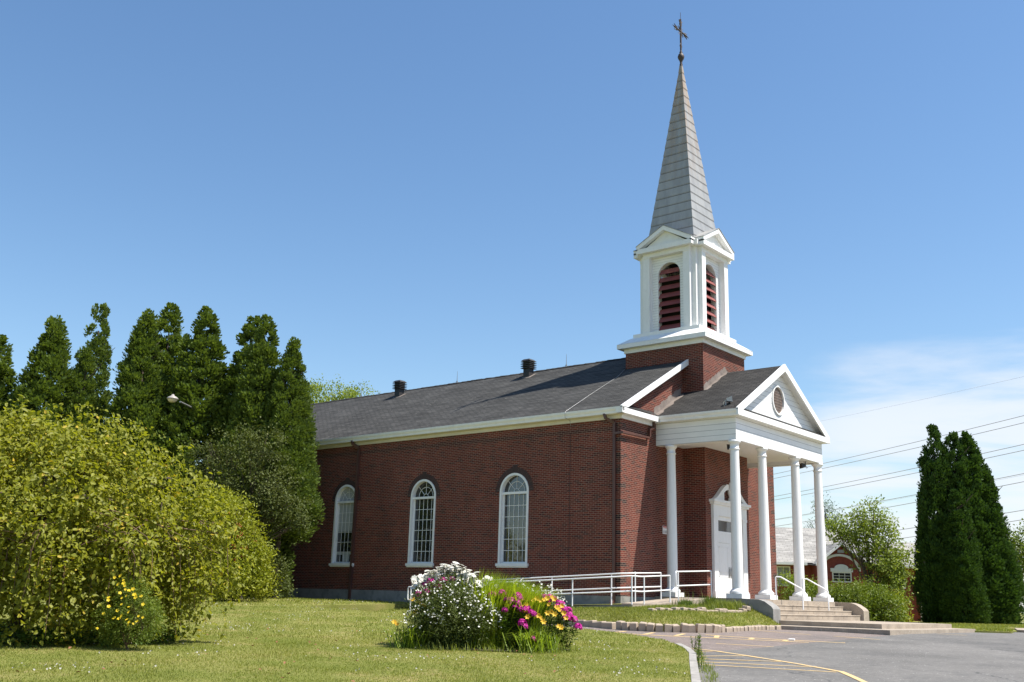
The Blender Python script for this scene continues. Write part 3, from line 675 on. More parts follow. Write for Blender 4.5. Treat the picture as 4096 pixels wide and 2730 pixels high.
# tower cornice + belfry
cx = -0.868; cy = Yc; bx0, bx1, by0, by1 = -2.674, 0.938, 4.394, 7.898
mb = MB(); c = 0.267
mb.box(bx0-.05, bx1+.05, by0-.05, by1+.05, 9.70, 9.88); mb.box(bx0-c, bx1+c, by0-c, by1+c, 9.881, 10.055)
lo = [(bx0-c-.01, by0-c-.01, 10.056), (bx1+c+.01, by0-c-.01, 10.056), (bx1+c+.01, by1+c+.01, 10.056), (bx0-c-.01, by1+c+.01, 10.056)]
hh = 1.62; hi = [(cx-hh, cy-hh, 10.36), (cx+hh, cy-hh, 10.36), (cx+hh, cy+hh, 10.36), (cx-hh, cy+hh, 10.36)]
mb.hexa(lo, hi)
hb = 1.56; mb.box(cx-hb, cx+hb, cy-hb, cy+hb, 10.361, 10.53)
part(mb, 'tower_cornice', M['white'])
BZ0, BZ1 = 10.53, 13.985; core = 1.30; B = 1.484; PW = 1.113
# belfry core: four corner posts
mb = MB()
for sx in (-1, 1):
    for sy in (-1, 1):
        x0, x1 = sorted((cx+sx*.98, cx+sx*core)); y0, y1 = sorted((cy+sy*.98, cy+sy*core)); mb.box(x0, x1, y0, y1, BZ0, BZ1+.2)
mb.box(cx-core-.17, cx+core+.17, cy-core-.17, cy+core+.17, BZ1+.002, BZ1+.20)
belfry = part(mb, 'belfry', M['white'])
mb = MB(); mb.box(cx-.97, cx+.97, cy-.97, cy+.97, BZ1-.04, BZ1-.001); mb.box(cx-.97, cx+.97, cy-.97, cy+.97, BZ0+.001, BZ0+.02); mb.box(cx-.09, cx+.09, cy-.09, cy+.09, BZ0+.02, BZ1-.05)
mb.box(cx-.80, cx+.80, cy-.80, cy+.80, BZ0+.021, 12.9)  # added dark block: shade behind the louver gaps put into colour
part(mb, 'bell_chamber_dark_core', M['dark'], belfry)
OW = 0.52; OZ0, OZS = BZ0+.10, 13.0
def pavilion(ang):
    Q = Matrix.Translation((cx, cy, 0)) @ Matrix.Rotation(ang, 4, 'Z')      # local: x across, -y outwards
    def t3(p): return Q @ Vector(p)
    mb = MB()
    def bx(x0, x1, y0, y1, z0, z1):
        a = [(x0,y0,z0),(x1,y0,z0),(x1,y1,z0),(x0,y1,z0),(x0,y0,z1),(x1,y0,z1),(x1,y1,z1),(x0,y1,z1)]
        for q in ((3,2,1,0),(4,5,6,7),(0,1,5,4),(1,2,6,5),(2,3,7,6),(3,0,4,7)): mb.poly([t3(a[i]) for i in q], [(a[i][0], a[i][2]) for i in q])
    for s in (-1, 1):
        a, b = sorted((s*(PW-.31), s*PW)); bx(a, b, -B, -1.18, BZ0+.001, BZ1-.20)
        a, b = sorted((s*(PW-.33), s*(PW+.02))); bx(a, b, -B-.02, -1.18, BZ1-.205, BZ1-.18)
    bx(-PW, PW, -B, -1.18, BZ1-.178, BZ1)
    pe = .208; e = PW+pe; yo = -B-pe; z0, z1, za = BZ1+.003, BZ1+.205, 14.957
    bx(-e, e, yo, -1.0, z0, z1)
    # raking boards, soffits, roof planes running back to the spire
    for s in (-1, 1):
        for dz0, dz1, y0, y1 in ((-.13, .06, yo, yo+.05), (-.13, -.06, yo+.05, -B+.02)):
            pts = [(s*e, y0, z1+.065+dz0), (0, y0, za-.0+dz0), (0, y0, za+dz1), (s*e, y0, z1+.065+dz1)]
            top = [(p[0], y1, p[2]) for p in pts]
            for q in (pts, top, *[[pts[k], pts[(k+1) % 4], top[(k+1) % 4], top[k]] for k in range(4)]): mb.poly([t3(p) for p in q], [(p[0], p[2]) for p in q])
    for s in (-1, 1): bx(*sorted((s*(e-.04), s*e)), yo+.05, -.9, z1+.001, z1+.118)
    mb.poly([t3(p) for p in ((-e+.25, -B, z1+.0), (e-.25, -B, z1+.0), (0, -B, za-.12))], [(-1, 0), (1, 0), (0, .1)])
    pv = part(mb, 'pavilion', M['white'], belfry)
    mb = MB()
    for s in (-1, 1):
        lo = [(s*(e+.02), yo-.02, z1+.085+.03), (0, yo-.02, za+.075), (0, -.2, za+.075), (s*(e+.02), -.2, z1+.115)]
        hi = [(p[0], p[1], p[2]+.02) for p in lo]
        for q in (lo, hi, *[[lo[k], lo[(k+1) % 4], hi[(k+1) % 4], hi[k]] for k in range(4)]): mb.poly([t3(p) for p in q])
    part(mb, 'pediment_roof', M['spire'], pv)
    # clapboard panel with the arched opening
    mb = MB(); yp = -1.235; pw = PW-.30; n = 14
    op = [(-OW, yp, OZ0), (OW, yp, OZ0)] + [(OW*math.cos(math.pi*k/n), yp, OZS+OW*math.sin(math.pi*k/n)) for k in range(n+1)]
    loops = [[Vector(p) for p in ((-pw, yp, BZ0+.002), (pw, yp, BZ0+.002), (pw, yp, BZ1-.17), (-pw, yp, BZ1-.17))], [Vector(p) for p in op]]
    flat = loops[0]+loops[1]
    for tri in tessellate_polygon(loops): mb.poly([t3(flat[i]) for i in tri], [(flat[i].x, flat[i].z) for i in tri])
    for k in range(len(op)):
        a, b = op[k], op[(k+1) % len(op)]; mb.poly([t3(a), t3(b), t3((b[0], yp+.26, b[2])), t3((a[0], yp+.26, a[2]))], [(0, .05)]*4)
    part(mb, 'clapboard_panel', M['siding_fine'], pv)
    mb = MB(); zl = OZ0+.0; k = 0
    while zl < OZS+OW-.2:
        zc_ = zl+.16; w = OW-.005 if zc_ < OZS else math.sqrt(max(.01, OW**2-(zc_-OZS)**2))-.01
        lo = [(-w, yp+.03, zl), (w, yp+.03, zl), (w, yp+.14, zl+.235), (-w, yp+.14, zl+.235)]; hi = [(p[0], p[1]+.025, p[2]+.01) for p in lo]
        lo[0] = (-w, yp-.01, zl); lo[1] = (w, yp-.01, zl)
        for q in (lo, hi, *[[lo[j], lo[(j+1) % 4], hi[(j+1) % 4], hi[j]] for j in range(4)]): mb.poly([t3(p) for p in q])
        zl += .345
    part(mb, 'louvers', M['louver'], pv)
for k in range(4): pavilion(k*math.pi/2)
# spire: lapped courses
mb = MB(); z0, za, sb = BZ1+.202, 23.45, 1.16; nc = 22
for i in range(nc):
    za0 = z0+(za-z0-.25)*i/nc; za1 = z0+(za-z0-.25)*(i+1)/nc
    h0 = max(.05, sb*(za-za0)/(za-z0))+.014; h1 = max(.05, sb*(za-za1)/(za-z0))
    lo = [(cx-h0, cy-h0, za0-.012), (cx+h0, cy-h0, za0-.012), (cx+h0, cy+h0, za0-.012), (cx-h0, cy+h0, za0-.012)]
    hi = [(cx-h1, cy-h1, za1), (cx+h1, cy-h1, za1), (cx+h1, cy+h1, za1), (cx-h1, cy+h1, za1)]
    for k in range(4): mb.poly([lo[k], lo[(k+1) % 4], hi[(k+1) % 4], hi[k]])
    mb.poly(lo)
mb.poly(hi)
spire = part(mb, 'spire', M['spire'])
mb = MB(); mb.lathe([(.05, 23.1), (.07, 23.22), (.05, 23.3), (.07, 23.4), (.13, 23.5), (.155, 23.60), (.12, 23.71), (.06, 23.78), (.075, 23.82), (.04, 23.9), (.03, 24.0)], (cx, cy, 0), 14); part(mb, 'finial_ball', M['iron'], spire)
mb = MB(); zc_ = 24.88
mb.tube([(cx, cy, 23.9), (cx, cy, 25.5)], .042, 6); mb.tube([(cx, cy-.55, zc_), (cx, cy+.55, zc_)], .038, 6)
for d, o in (((0, -1, 0), .50), ((0, 1, 0), .50), ((0, 0, 1), .50)):
    d = Vector(d); s_ = Vector((0, 0, 1)) if d.y else Vector((0, 1, 0)); e = Vector((cx, cy, zc_))+d*o
    mb.tube([e, e+d*.22], .03, 5, taper=.3)
    for q in (-1, 1):
        mb.tube([e-d*.10, e-d*.02+s_*q*.10, e+d*.06+s_*q*.13], .03, 5, taper=.6); mb.tube([e-d*.2, e-d*.18+s_*q*.08, e-d*.10+s_*q*.09], .022, 5)
for a in (45, 135, 225, 315):
    for da in (-12, 0, 12): mb.tube([(cx, cy, zc_), (cx, cy+.30*math.cos(R(a+da)), zc_+.30*math.sin(R(a+da)))], .014, 4, taper=.4)
for q in (-1, 1): mb.tube([(cx, cy, 24.05), (cx, cy+q*.09, 24.12), (cx, cy+q*.05, 24.25), (cx, cy, 24.32)], .018, 4)
mb.tube([(cx, cy, 25.5), (cx, cy, 25.85)], .012, 4)
part(mb, 'cross', M['iron'])

# portico
PS = (8.80-6.46)/4.016
def pz(y): return 8.80-PS*abs(y-Yc)
mb = MB(); XP = 3.47
for s in (-1, 1):
    ye = Yc+s*3.98; ze = pz(ye); L = math.hypot(3.98, 8.8-ze)
    uv = [(0, 0), (XP, 0), (XP, L), (0, L)]
    mb.poly([(0.0, ye, ze), (XP, ye, ze), (XP, Yc, 8.8), (0.0, Yc, 8.8)], uv); mb.poly([(0.0, ye, ze-.09), (XP, ye, ze-.09), (XP, Yc, 8.71), (0.0, Yc, 8.71)], uv)
    mb.poly([(0, ye, ze-.09), (XP, ye, ze-.09), (XP, ye, ze), (0, ye, ze)])
    # little skirt roof on top of the front cornice
    a, b = sorted((Yc, Yc+s*3.95))
mb.poly([(3.545, Yc-3.9, 6.515), (3.545, Yc+3.9, 6.515), (3.26, Yc+3.75, 6.65), (3.26, Yc-3.75, 6.65)], [(0, 0), (8, 0), (8, .3), (0, .3)]); mb.poly([(3.545, Yc-3.9, 6.472), (3.545, Yc+3.9, 6.472), (3.545, Yc+3.9, 6.515), (3.545, Yc-3.9, 6.515)])
proof = part(mb, 'portico_roof', M['shingle_dark'])
mb = MB()
for y0, o in ((Yc-3.88, -1), (Yc+3.88, 1)): gutter(mb, (0.0, y0), (3.55, y0), (0, o), 6.25, 6.475, .14)
mb.box(3.42, 3.55, Yc-3.881, Yc+3.881, 6.25, 6.47)
for s in (-1, 1):
    y0 = Yc+s*4.02; z0 = pz(y0)+.05
    mb.prism([(3.471, y0, z0-.26), (3.471, Yc, 8.85-.29), (3.471, Yc, 8.85), (3.471, y0, z0)], (.085, 0, 0))
    mb.prism([(3.24, y0-s*.15, pz(y0-s*.15)-.13), (3.24, Yc, 8.67), (3.24, Yc, 8.70), (3.24, y0-s*.15, pz(y0-s*.15)-.10)], (.229, 0, 0))
part(mb, 'portico_cornice', M['white'])
mb = MB(); oy0, oy1, ox1 = Yc-3.757, Yc+3.757, 3.306; tk = .30
mb.box(0.0, ox1-tk-.001, oy0, oy0+tk, 5.40, 6.249); mb.box(0.0, ox1-tk-.001, oy1-tk, oy1, 5.40, 6.249); mb.box(ox1-tk, ox1, oy0, oy1, 5.40, 6.249)
ent = part(mb, 'entablature', M['siding'])
mb = MB(); mb.box(0.002, ox1-tk-.002, oy0+tk+.001, oy1-tk-.001, 5.56, 5.62); mb.box(0, 3.42, oy0-.12, oy0-.001, 6.235, 6.25); mb.box(0, 3.42, oy1+.001, oy1+.12, 6.235, 6.25); mb.box(3.307, 3.42, oy0, oy1, 6.236, 6.25)
part(mb, 'ceiling', M['white'], ent)
mb = MB(); xt = 3.24; n = 32; oc = (Yc-.10, 7.42); ro = .50
mb.holes([(xt, Yc-3.9, 6.46), (xt, Yc+3.9, 6.46), (xt, Yc, 8.74)], [[(xt, oc[0]+ro*math.cos(2*math.pi*k/n), oc[1]+1.1*ro*math.sin(2*math.pi*k/n)) for k in range(n)]])
tym = part(mb, 'tympanum', M['siding'])
mb = MB()
for k in range(n):
    a0, a1 = 2*math.pi*k/n, 2*math.pi*(k+1)/n
    def q(r, a, x): return (x, oc[0]+r*math.cos(a), oc[1]+1.1*r*math.sin(a))
    mb.poly([q(.475, a0, xt+.05), q(.53, a0, xt+.05), q(.53, a1, xt+.05), q(.475, a1, xt+.05)]); mb.poly([q(.53, a0, xt+.05), q(.53, a1, xt+.05), q(.53, a1, xt-.01), q(.53, a0, xt-.01)]); mb.poly([q(.475, a0, xt+.05), q(.475, a1, xt+.05), q(.475, a1, xt-.05), q(.475, a0, xt-.05)])
ov = part(mb, 'oval_window', M['white'], tym)
mb = MB(); mb.poly([(xt-.03, oc[0]+.48*math.cos(2*math.pi*k/n), oc[1]+.528*math.sin(2*math.pi*k/n)) for k in range(n)]); part(mb, 'pane', simple('amber_glass', (0.20, 0.13, 0.095), 0.35, (0.14, 0.095, 0.07), 5), ov)
mb = MB()
for k in range(-4, 5):
    c_ = k*.11; h = .495*math.sqrt(max(0, 1-(c_/.45)**2))
    if h > .03: mb.tube([(xt-.018, oc[0]+c_-.25*h*.3, oc[1]-h*.97), (xt-.018, oc[0]+c_+.25*h*.3, oc[1]+h*.97)], .011, 4)
    h = .45*math.sqrt(max(0, 1-(c_/.495)**2))
    if h > .03: mb.tube([(xt-.018, oc[0]-h*.97, oc[1]+c_), (xt-.018, oc[0]+h*.97, oc[1]+c_)], .008, 4)
part(mb, 'lead_grid', simple('lead_cames', (0.30, 0.25, 0.22), 0.5), ov)

# columns
CX = 3.147
def column(x, y, z0):
    mb = MB(); H = 5.4
    prof = [(.19, .10), (.192, .5), (.19, 1.2), (.183, 2.4), (.172, 3.6), (.158, 4.8), (.155, 5.07)]
    mb.lathe(prof, (x, y, 0), 28)
    s_ = part(mb, 'column', M['white'], at=(x, y, 0))
    mb = MB(); mb.lathe([(.156, 5.06), (.178, 5.07), (.182, 5.09), (.178, 5.11), (.157, 5.12), (.156, 5.25), (.175, 5.28), (.21, 5.32), (.225, 5.335), (.225, 5.399), (.1, 5.399)], (x, y, 0), 28); part(mb, 'capital', M['white'], s_)
    mb = MB(); mb.lathe([(.2, .0), (.27, .0), (.285, .03), (.285, .07), (.265, .10), (.235, .115), (.225, .14), (.20, .165), (.19, .18)], (x, y, .075), 28); mb.box(x-.30, x+.30, y-.30, y+.30, z0, .076); part(mb, 'base', M['white'], s_)
for yo in (-3.598, -1.432, 1.432, 3.598): column(CX, Yc+yo, -.08)
column(0.55, Yc-3.598, -.08)

mb = MB(); mb.box(0.031, 3.6, 2.2, 10.09, -1.3, -.08); part(mb, 'portico_floor', M['concrete'])

# door
xd = 0.938
mb = MB(); y0, y1 = 4.80, 7.49
for a, b in ((y0, y0+.34), (y1-.34, y1)):
    mb.box(xd+.001, xd+.11, a, b, -.08, 3.0); mb.box(xd+.001, xd+.14, a-.02, b+.02, -.08, .18); mb.box(xd+.001, xd+.13, a-.015, b+.015, 2.9, 3.0)
mb.box(xd+.001, xd+.12, y0-.01, y1+.01, 3.001, 3.42); mb.box(xd+.001, xd+.19, y0-.09, y1+.09, 3.421, 3.50); mb.box(xd+.001, xd+.25, y0-.16, y1+.16, 3.501, 3.60)
mb.box(xd+.001, xd+.06, y0+.34, y1-.34, 2.84, 3.0); mb.box(xd+.001, xd+.05, y0+.34, y1-.34, 2.0, 2.43)
# broken swan-neck pediment
for s in (-1, 1):
    yc_ = (y0+y1)/2; pts = []
    for k in range(15):
        u = k/14; yy = (1-u)*1.47+.22*u; zz_ = 3.60+.66*(3*u*u-2*u**3)
        pts.append((yy, zz_))
    top = pts; bot = [(yy, max(3.601, zz_-.20-.0*i)) for i, (yy, zz_) in enumerate(pts)]
    for k in range(14):
        q = [(yc_+s*top[k][0], top[k][1]), (yc_+s*top[k+1][0], top[k+1][1]), (yc_+s*bot[k+1][0], bot[k+1][1]), (yc_+s*bot[k][0], bot[k][1])]
        mb.prism([(xd+.002, a, b) for a, b in q], (.18, 0, 0))
    for k in range(14):     # recessed field below the scroll
        q = [(yc_+s*bot[k][0], bot[k][1]), (yc_+s*bot[k+1][0], bot[k+1][1]), (yc_+s*bot[k+1][0], 3.601), (yc_+s*bot[k][0], 3.601)]
        if k < 12: mb.prism([(xd+.002, a, b) for a, b in q], (.07, 0, 0))
    ring = [(xd+.10+.0*k, yc_+s*(.22+.09*math.cos(k*math.pi/6)), 4.16+.09*math.sin(k*math.pi/6)) for k in range(13)]; mb.tube(ring, .035, 6)
mb.lathe([(.09, 3.601), (.09, 3.72), (.05, 3.78), (.06, 3.84), (.11, 3.95), (.10, 4.05), (.04, 4.15), (.05, 4.2), (.02, 4.36)], (xd+.12, (y0+y1)/2, 0), 12)
ds = part(mb, 'door_surround', M['white'])
mb = MB(); mb.box(xd+.001, xd+.02, y0+.34, y1-.34, 2.43, 2.84); part(mb, 'transom_window', M['glass_grey'], ds)
for a, b, hs in ((y0+.345, Yc-.003, 1), (Yc+.003, y1-.345, -1)):
    mb = MB(); mb.box(xd+.001, xd+.035, a, b, -.06, 1.995)
    w = b-a
    for z0_, z1_ in ((.15, .75), (.9, 1.85)):
        mb.box(xd+.036, xd+.044, a+.13, b-.13, z0_, z0_+.035); mb.box(xd+.036, xd+.044, a+.13, b-.13, z1_-.035, z1_); mb.box(xd+.036, xd+.044, a+.13, a+.165, z0_, z1_); mb.box(xd+.036, xd+.044, b-.165, b-.13, z0_, z1_)
    dr = part(mb, 'door', M['white'])
    yh = (b-.07) if hs > 0 else (a+.07)
    mb = MB(); mb.box(xd+.036, xd+.05, yh-.035, yh+.035, .70, 1.10); mb.tube([(xd+.05, yh, .78), (xd+.10, yh, .82), (xd+.10, yh, .98), (xd+.05, yh, 1.02)], .015, 6); part(mb, 'handle', M['steel'], dr)

# flashing where the portico roof meets the brickwork
for s in (-1, 1):
    mb = MB()
    pts = [(Yc+s*(3.9-k*.25), ) for k in range(10)]
    for k in range(9):
        ya, yb = Yc+s*(3.9-k*.25), Yc+s*(3.9-(k+1)*.25); w0, w1 = .20+.07*math.sin(k*2.1), .20+.07*math.sin((k+1)*2.1)
        if abs(yb-Yc) < 1.78: break
        mb.poly([(0.004, ya, pz(ya)+.01), (0.004, yb, pz(yb)+.01), (0.004+w1, yb, pz(yb)+.01), (0.004+w0, ya, pz(ya)+.01)])
        mb.poly([(0.006, ya, pz(ya)), (0.006, yb, pz(yb)), (0.006, yb, pz(yb)+.26+.05*((k+1) % 2)), (0.006, ya, pz(ya)+.26+.05*((k+1) % 2))])
    part(mb, 'cement_flashing', M['flash'], proof); mb = MB()
    for k in range(7):
        ya, yb = Yc+s*(1.75-k*.25), Yc+s*(1.75-(k+1)*.25); w0, w1 = .15+.05*math.sin(k*2.3), .15+.05*math.sin((k+1)*2.3)
        mb.poly([(.942, ya, pz(ya)+.01), (.942, yb, pz(yb)+.01), (.942+w1, yb, pz(yb)+.01), (.942+w0, ya, pz(ya)+.01)])
        mb.poly([(.944, ya, pz(ya)), (.944, yb, pz(yb)), (.944, yb, pz(yb)+.20), (.944, ya, pz(ya)+.20)]) ; mb.poly([(.944, ya, pz(ya)+.2), (.944, yb, pz(yb)+.2), (.944, yb, pz(yb)+.27), (.944, ya, pz(ya)+.20)])
    part(mb, 'cement_flashing', M['flash'], proof)

# floodlights (one on the roof edge, two under the portico)
def floodlight(p, aim, down=False):
    p = Vector(p); a = Vector(aim).normalized(); s_ = a.cross(Vector((0, 0, 1))).normalized(); u = s_.cross(a)
    mb = MB(); b0 = p+Vector((0, 0, -.16 if down else .20))
    lo = [b0+s_*.07+u*.05, b0-s_*.07+u*.05, b0-s_*.07-u*.05, b0+s_*.07-u*.05]; e = b0+a*.20; hi = [e+s_*.13+u*.10, e-s_*.13+u*.10, e-s_*.13-u*.10, e+s_*.13-u*.10]
    mb.hexa(lo, hi); mb.tube([p, b0], .022, 6)
    f = part(mb, 'floodlight', M['steel'] if not down else M['black'])
    mb = MB(); mb.tube([b0, b0-a*.1+Vector((0, 0, -.1)), p-a*.06+Vector((0, 0, -.28 if down else -.02)), p+Vector((0, -.1, -.12 if down else -.08)), p+Vector((0, -.16, 0.0 if down else -.2))], .011, 4); part(mb, 'cable', M['wire'] if down else M['cream'], f)
floodlight((2.85, 2.55, pz(2.55)+.0), (.5, .6, .12)); floodlight((3.0, 2.75, 5.40), (-.8, .4, -.1), True); floodlight((3.0, 8.9, 5.40), (-.6, -.7, -.1), True)

# ------------------------------------------------------------------ steps and landing
steps = empty('entrance_steps', (4.6, Yc, -1.0), 'broad worn concrete steps with side walls rising from a low slab to the portico', 'steps')
def spart(mb, name, mat, parent=None):
    o = mb.build(name, mat); o.parent = steps; o.location = -steps.location; return o
LIP = (-.09, -.25, -.41, -.565)
for k, z in enumerate(LIP[1:]):
    mb = MB(); x0 = 3.601+.33*k; ya, yb = 2.49, 9.80
    prof = [(x0, -1.2), (x0+.33, -1.2), (x0+.33, z-.035), (x0+.345, z-.03), (x0+.345, z-.008), (x0+.335, z), (x0, z)]
    mb.prism([(a, ya, b) for a, b in prof], (0, yb-ya, 0)); spart(mb, 'step', M['concrete'])
for k in range(4):
    pass
mb = MB()
for k, z in enumerate(LIP[1:]):
    for yy in ((3.9, 5.5, 7.3, 8.6) if k == 0 else (3.2, 4.9, 6.2, 8.1)): mb = MB(); mb.box(3.933+.33*k-.002, 3.9335+.33*k, yy, yy+.012, z-.13, z-.04); spart(mb, 'joint', M['soil'])

for a, b in ((1.94, 2.48), (9.81, 10.35)):
    mb = MB(); prof = [(3.601, -1.3), (4.72, -1.3), (4.72, -.40), (4.66, -.32), (4.42, -.16), (4.22, -.10), (3.601, -.085)]
    mb.prism([(x, a, z) for x, z in prof], (0, b-a, 0)); o = spart(mb, 'cheek_wall', M['concrete_grey'] if a < 5 else M['concrete'])
mb = MB(); mb.box(4.601, 8.14, 2.36, 9.25, -1.3, -.755); spart(mb, 'landing', M['concrete'])
mb = MB(); mb.prism([(4.65, 1.0, -1.3), (8.72, .95, -1.3), (8.9, .93, -1.3), (8.88, 9.5, -1.3), (4.65, 9.5, -1.3)], (0, 0, .40)); spart(mb, 'lower_slab', M['concrete'])

def handrail(y, label):
    t = empty('step_handrail', (3.45, y, -.08), label, 'handrail', 'handrails on the entrance steps')
    mb = MB(); r = .024
    yb = y+.43
    mb.tube([(3.45, y, -.085), (3.45, y, .70), (3.47, y+.01, .73), (3.62, y+.06, .72), (4.22, yb-.01, .33), (4.26, yb, .29), (4.26, yb, -.41)], r, 8)
    o = mb.build('rail', M['rail']); o.parent = t; o.location = -t.location
handrail(4.89, 'white pipe handrail on the steps just right of the second front column'); handrail(7.15, 'white pipe handrail on the steps just left of the third front column')

# ------------------------------------------------------------------ ramp and its railings
RZ = lambda x: -.84+(x+7.3)*(.47/9.7)
mb = MB()
mb.hexa([(-7.4, -2.95, -1.3), (2.4, -2.95, -1.3), (2.4, -1.6, -1.3), (-7.4, -1.6, -1.3)], [(-7.4, -2.95, -.845), (2.4, -2.95, -.37), (2.4, -1.6, -.345), (-7.4, -1.6, -.845)])
mb.hexa([(1.1, -1.599, -1.3), (2.4, -1.599, -1.3), (2.4, 2.199, -1.3), (1.1, 2.199, -1.3)], [(1.1, -1.599, -.346), (2.4, -1.599, -.346), (2.4, 2.199, -.082), (1.1, 2.199, -.082)])
tag(mb.build('access_ramp', M['concrete'], at=(-2.4, -2.2, -.8)), 'pale concrete wheelchair ramp climbing along the church wall to the portico', 'ramp')
def railing(pts, posts, label, loop=None, lift=0):
    """pts: base polyline on the ramp; two rails at .90 and .45, posts at the given points"""
    t = empty('ramp_railing', pts[0], label, 'railing', 'white railings of the access ramp')
    r = .023
    pts = [(x, y, z+lift) for x, y, z in pts]
    for h in (.92, .46):
        mb = MB(); mb.tube([(x, y, z+h) for x, y, z in pts], r, 8); o = mb.build('rail', M['rail']); o.parent = t; o.location = -t.location
    for p in posts:
        mb = MB(); mb.tube([(p[0], p[1], p[2]-.05), (p[0], p[1], p[2]+.92+lift)], r*.95, 8); o = mb.build('post', M['rail']); o.parent = t; o.location = -t.location
    if loop:
        for p, q in loop:
            mb = MB(); mb.tube([Vector(p)+Vector((0, 0, .92)), Vector(p).lerp(Vector(q), .8)+Vector((0, 0, .92)), Vector(q)+Vector((0, 0, .86)), Vector(q)+Vector((0, 0, .52)), Vector(p).lerp(Vector(q), .8)+Vector((0, 0, .46)), Vector(p)+Vector((0, 0, .46))], r, 8); o = mb.build('end_loop', M['rail']); o.parent = t; o.location = -t.location
    return t
def zr(x, y): return RZ(x) if y < -1.6 else (-.36+.28*(y+1.6)/3.8)
o1 = [(-7.3, -2.88), (-3.0, -2.88), (0.2, -2.88), (2.33, -2.88), (2.33, -2.3), (2.33, -.6)]
P3 = lambda q: [(x, y, zr(x, y)) for x, y in q]
railing(P3(o1), P3([(-7.3, -2.88), (-5.0, -2.88), (-2.4, -2.88), (0.05, -2.88), (2.33, -2.88), (2.33, -2.17), (2.33, -.6)]), 'outer white ramp railing, nearest the flower bed and turning at the bank corner', loop=[((-7.3, -2.88, -.905), (-7.45, -2.88, -.905))], lift=-.06)
o2 = [(-7.3, -1.68), (-3, -1.68), (.76, -1.68), (1.18, -1.68)]
railing(P3(o2)+[(1.18, .72, -.33)], P3([(-7.3, -1.68), (-4.2, -1.68), (-1.7, -1.68), (.76, -1.68)])+[(1.18, -.9, -.35), (1.18, .72, -.33)], 'inner white ramp railing, close to the church wall and its corner downspout', lift=.11)
railing([(2.36, -.12, -.2), (2.36, 2.12, -.1)], [(2.36, -.12, -.2), (2.36, 2.12, -.1)], 'short white railing beside the left end of the portico floor', loop=[((2.36, -.12, -.2), (2.36, -.28, -.2))])

# ------------------------------------------------------------------ block edging
BL = [Vector((x, y, 0)) for x, y in ((1.2, -4.70), (1.97, -4.76), (2.8, -4.98), (3.64, -5.11), (4.3, -4.92), (4.77, -4.54), (5.2, -4.05), (5.45, -3.68), (5.46, -3.13), (5.44, -2.3), (5.43, -1.0), (5.42, .2), (5.40, .92))]
def walk(line, s):
    for a, b in zip(line[:-1], line[1:]):
        l = (b-a).length
        if s <= l: return a+(b-a)*s/l, (b-a).normalized()
        s -= l
    return line[-1], (line[-1]-line[-2]).normalized()
def make_block(w, h, dpt):
    mb = MB(); c_ = .022
    lo = [(-w/2, -dpt/2, 0), (w/2, -dpt/2, 0), (w/2, dpt/2, 0), (-w/2, dpt/2, 0)]
    md = [(a*.99, b*.99, h-c_) for a, b, _ in lo]; hi = [((abs(a)-c_)*(1 if a > 0 else -1), (abs(b)-c_)*(1 if b > 0 else -1), h) for a, b, _ in lo]
    mb.poly(lo[::-1]); mb.poly(hi)
    for A_, B_ in ((lo, md), (md, hi)):
        for i in range(4): j = (i+1) % 4; mb.poly([A_[i], A_[j], B_[j], B_[i]])
    return mb
b_up = make_block(.20, .25, .20).build('edging_block', M['block']); b_long = make_block(.40, .20, .2).build('edging_block', M['block']); b_flat = make_block(.20, .15, .24).build('edging_block', M['block'])
used = set(); total = sum((b-a).length for a, b in zip(BL[:-1], BL[1:])); s = .1; nblk = 0
random.seed(3); blocks = []
while s < total:
    p, t_ = walk(BL, s)
    kind = b_long if p.x < 3.3 and p.y < -4 else (b_up if p.y < -3.0 else b_flat)
    w = .42 if kind is b_long else .236
    if kind not in used: o = kind; used.add(kind)
    else: o = kind.copy(); COL.objects.link(o)
    z = float(T(p.x, p.y))-.02
    o.location = (p.x+random.uniform(-.015, .015), p.y+random.uniform(-.015, .015), z)
    jit = .10 if kind is not b_flat else .06
    o.rotation_euler = (random.uniform(-jit, jit)+(.10 if kind is b_up else .0), random.uniform(-jit, jit), math.atan2(t_.y, t_.x)+random.uniform(-jit, jit))
    o.scale = (1, 1, random.uniform(.92, 1.06)); blocks.append((o, kind)); s += w
for o, kind in blocks:
    lab = {b_long: 'long tan edging block at the ramp end of the bank', b_up: 'upright tan edging block on the curve of the bank', b_flat: 'low flat tan edging block between the curve and the entrance slab'}[kind]
    tag(o, lab, 'edging block', lab.replace('edging block', 'edging blocks'))
b_top = make_block(.22, .13, .20).build('bank_block', M['block'])
UP = [Vector((3.2, -3.1, 0)), Vector((3.55, -1.5, 0)), Vector((3.8, 0.2, 0)), Vector((3.95, 1.75, 0))]
s = 0; first = True; tot = sum((b-a).length for a, b in zip(UP[:-1], UP[1:]))
def bank_z(x, y): # top surface of the bank
    best = None
    for i in range(rows+1):
        for j in range(len(outer)):
            q = G[i][j]; d2 = (q.x-x)**2+(q.y-y)**2
            if best is None or d2 < best[0]: best = (d2, q.z)
    return best[1]
while s < tot:
    p, t_ = walk(UP, s); o = b_top if first else b_top.copy()
    if not first: COL.objects.link(o)
    first = False
    o.location = (p.x, p.y, bank_z(p.x, p.y)-.05); o.rotation_euler = (random.uniform(-.1, .1), random.uniform(.0, .2), math.atan2(t_.y, t_.x)+random.uniform(-.12, .12))
    tag(o, 'tan block half sunk in the grass bank below the portico weeds', 'edging block', 'blocks sunk along the top of the bank'); s += .34 if s < 1.9 else .225

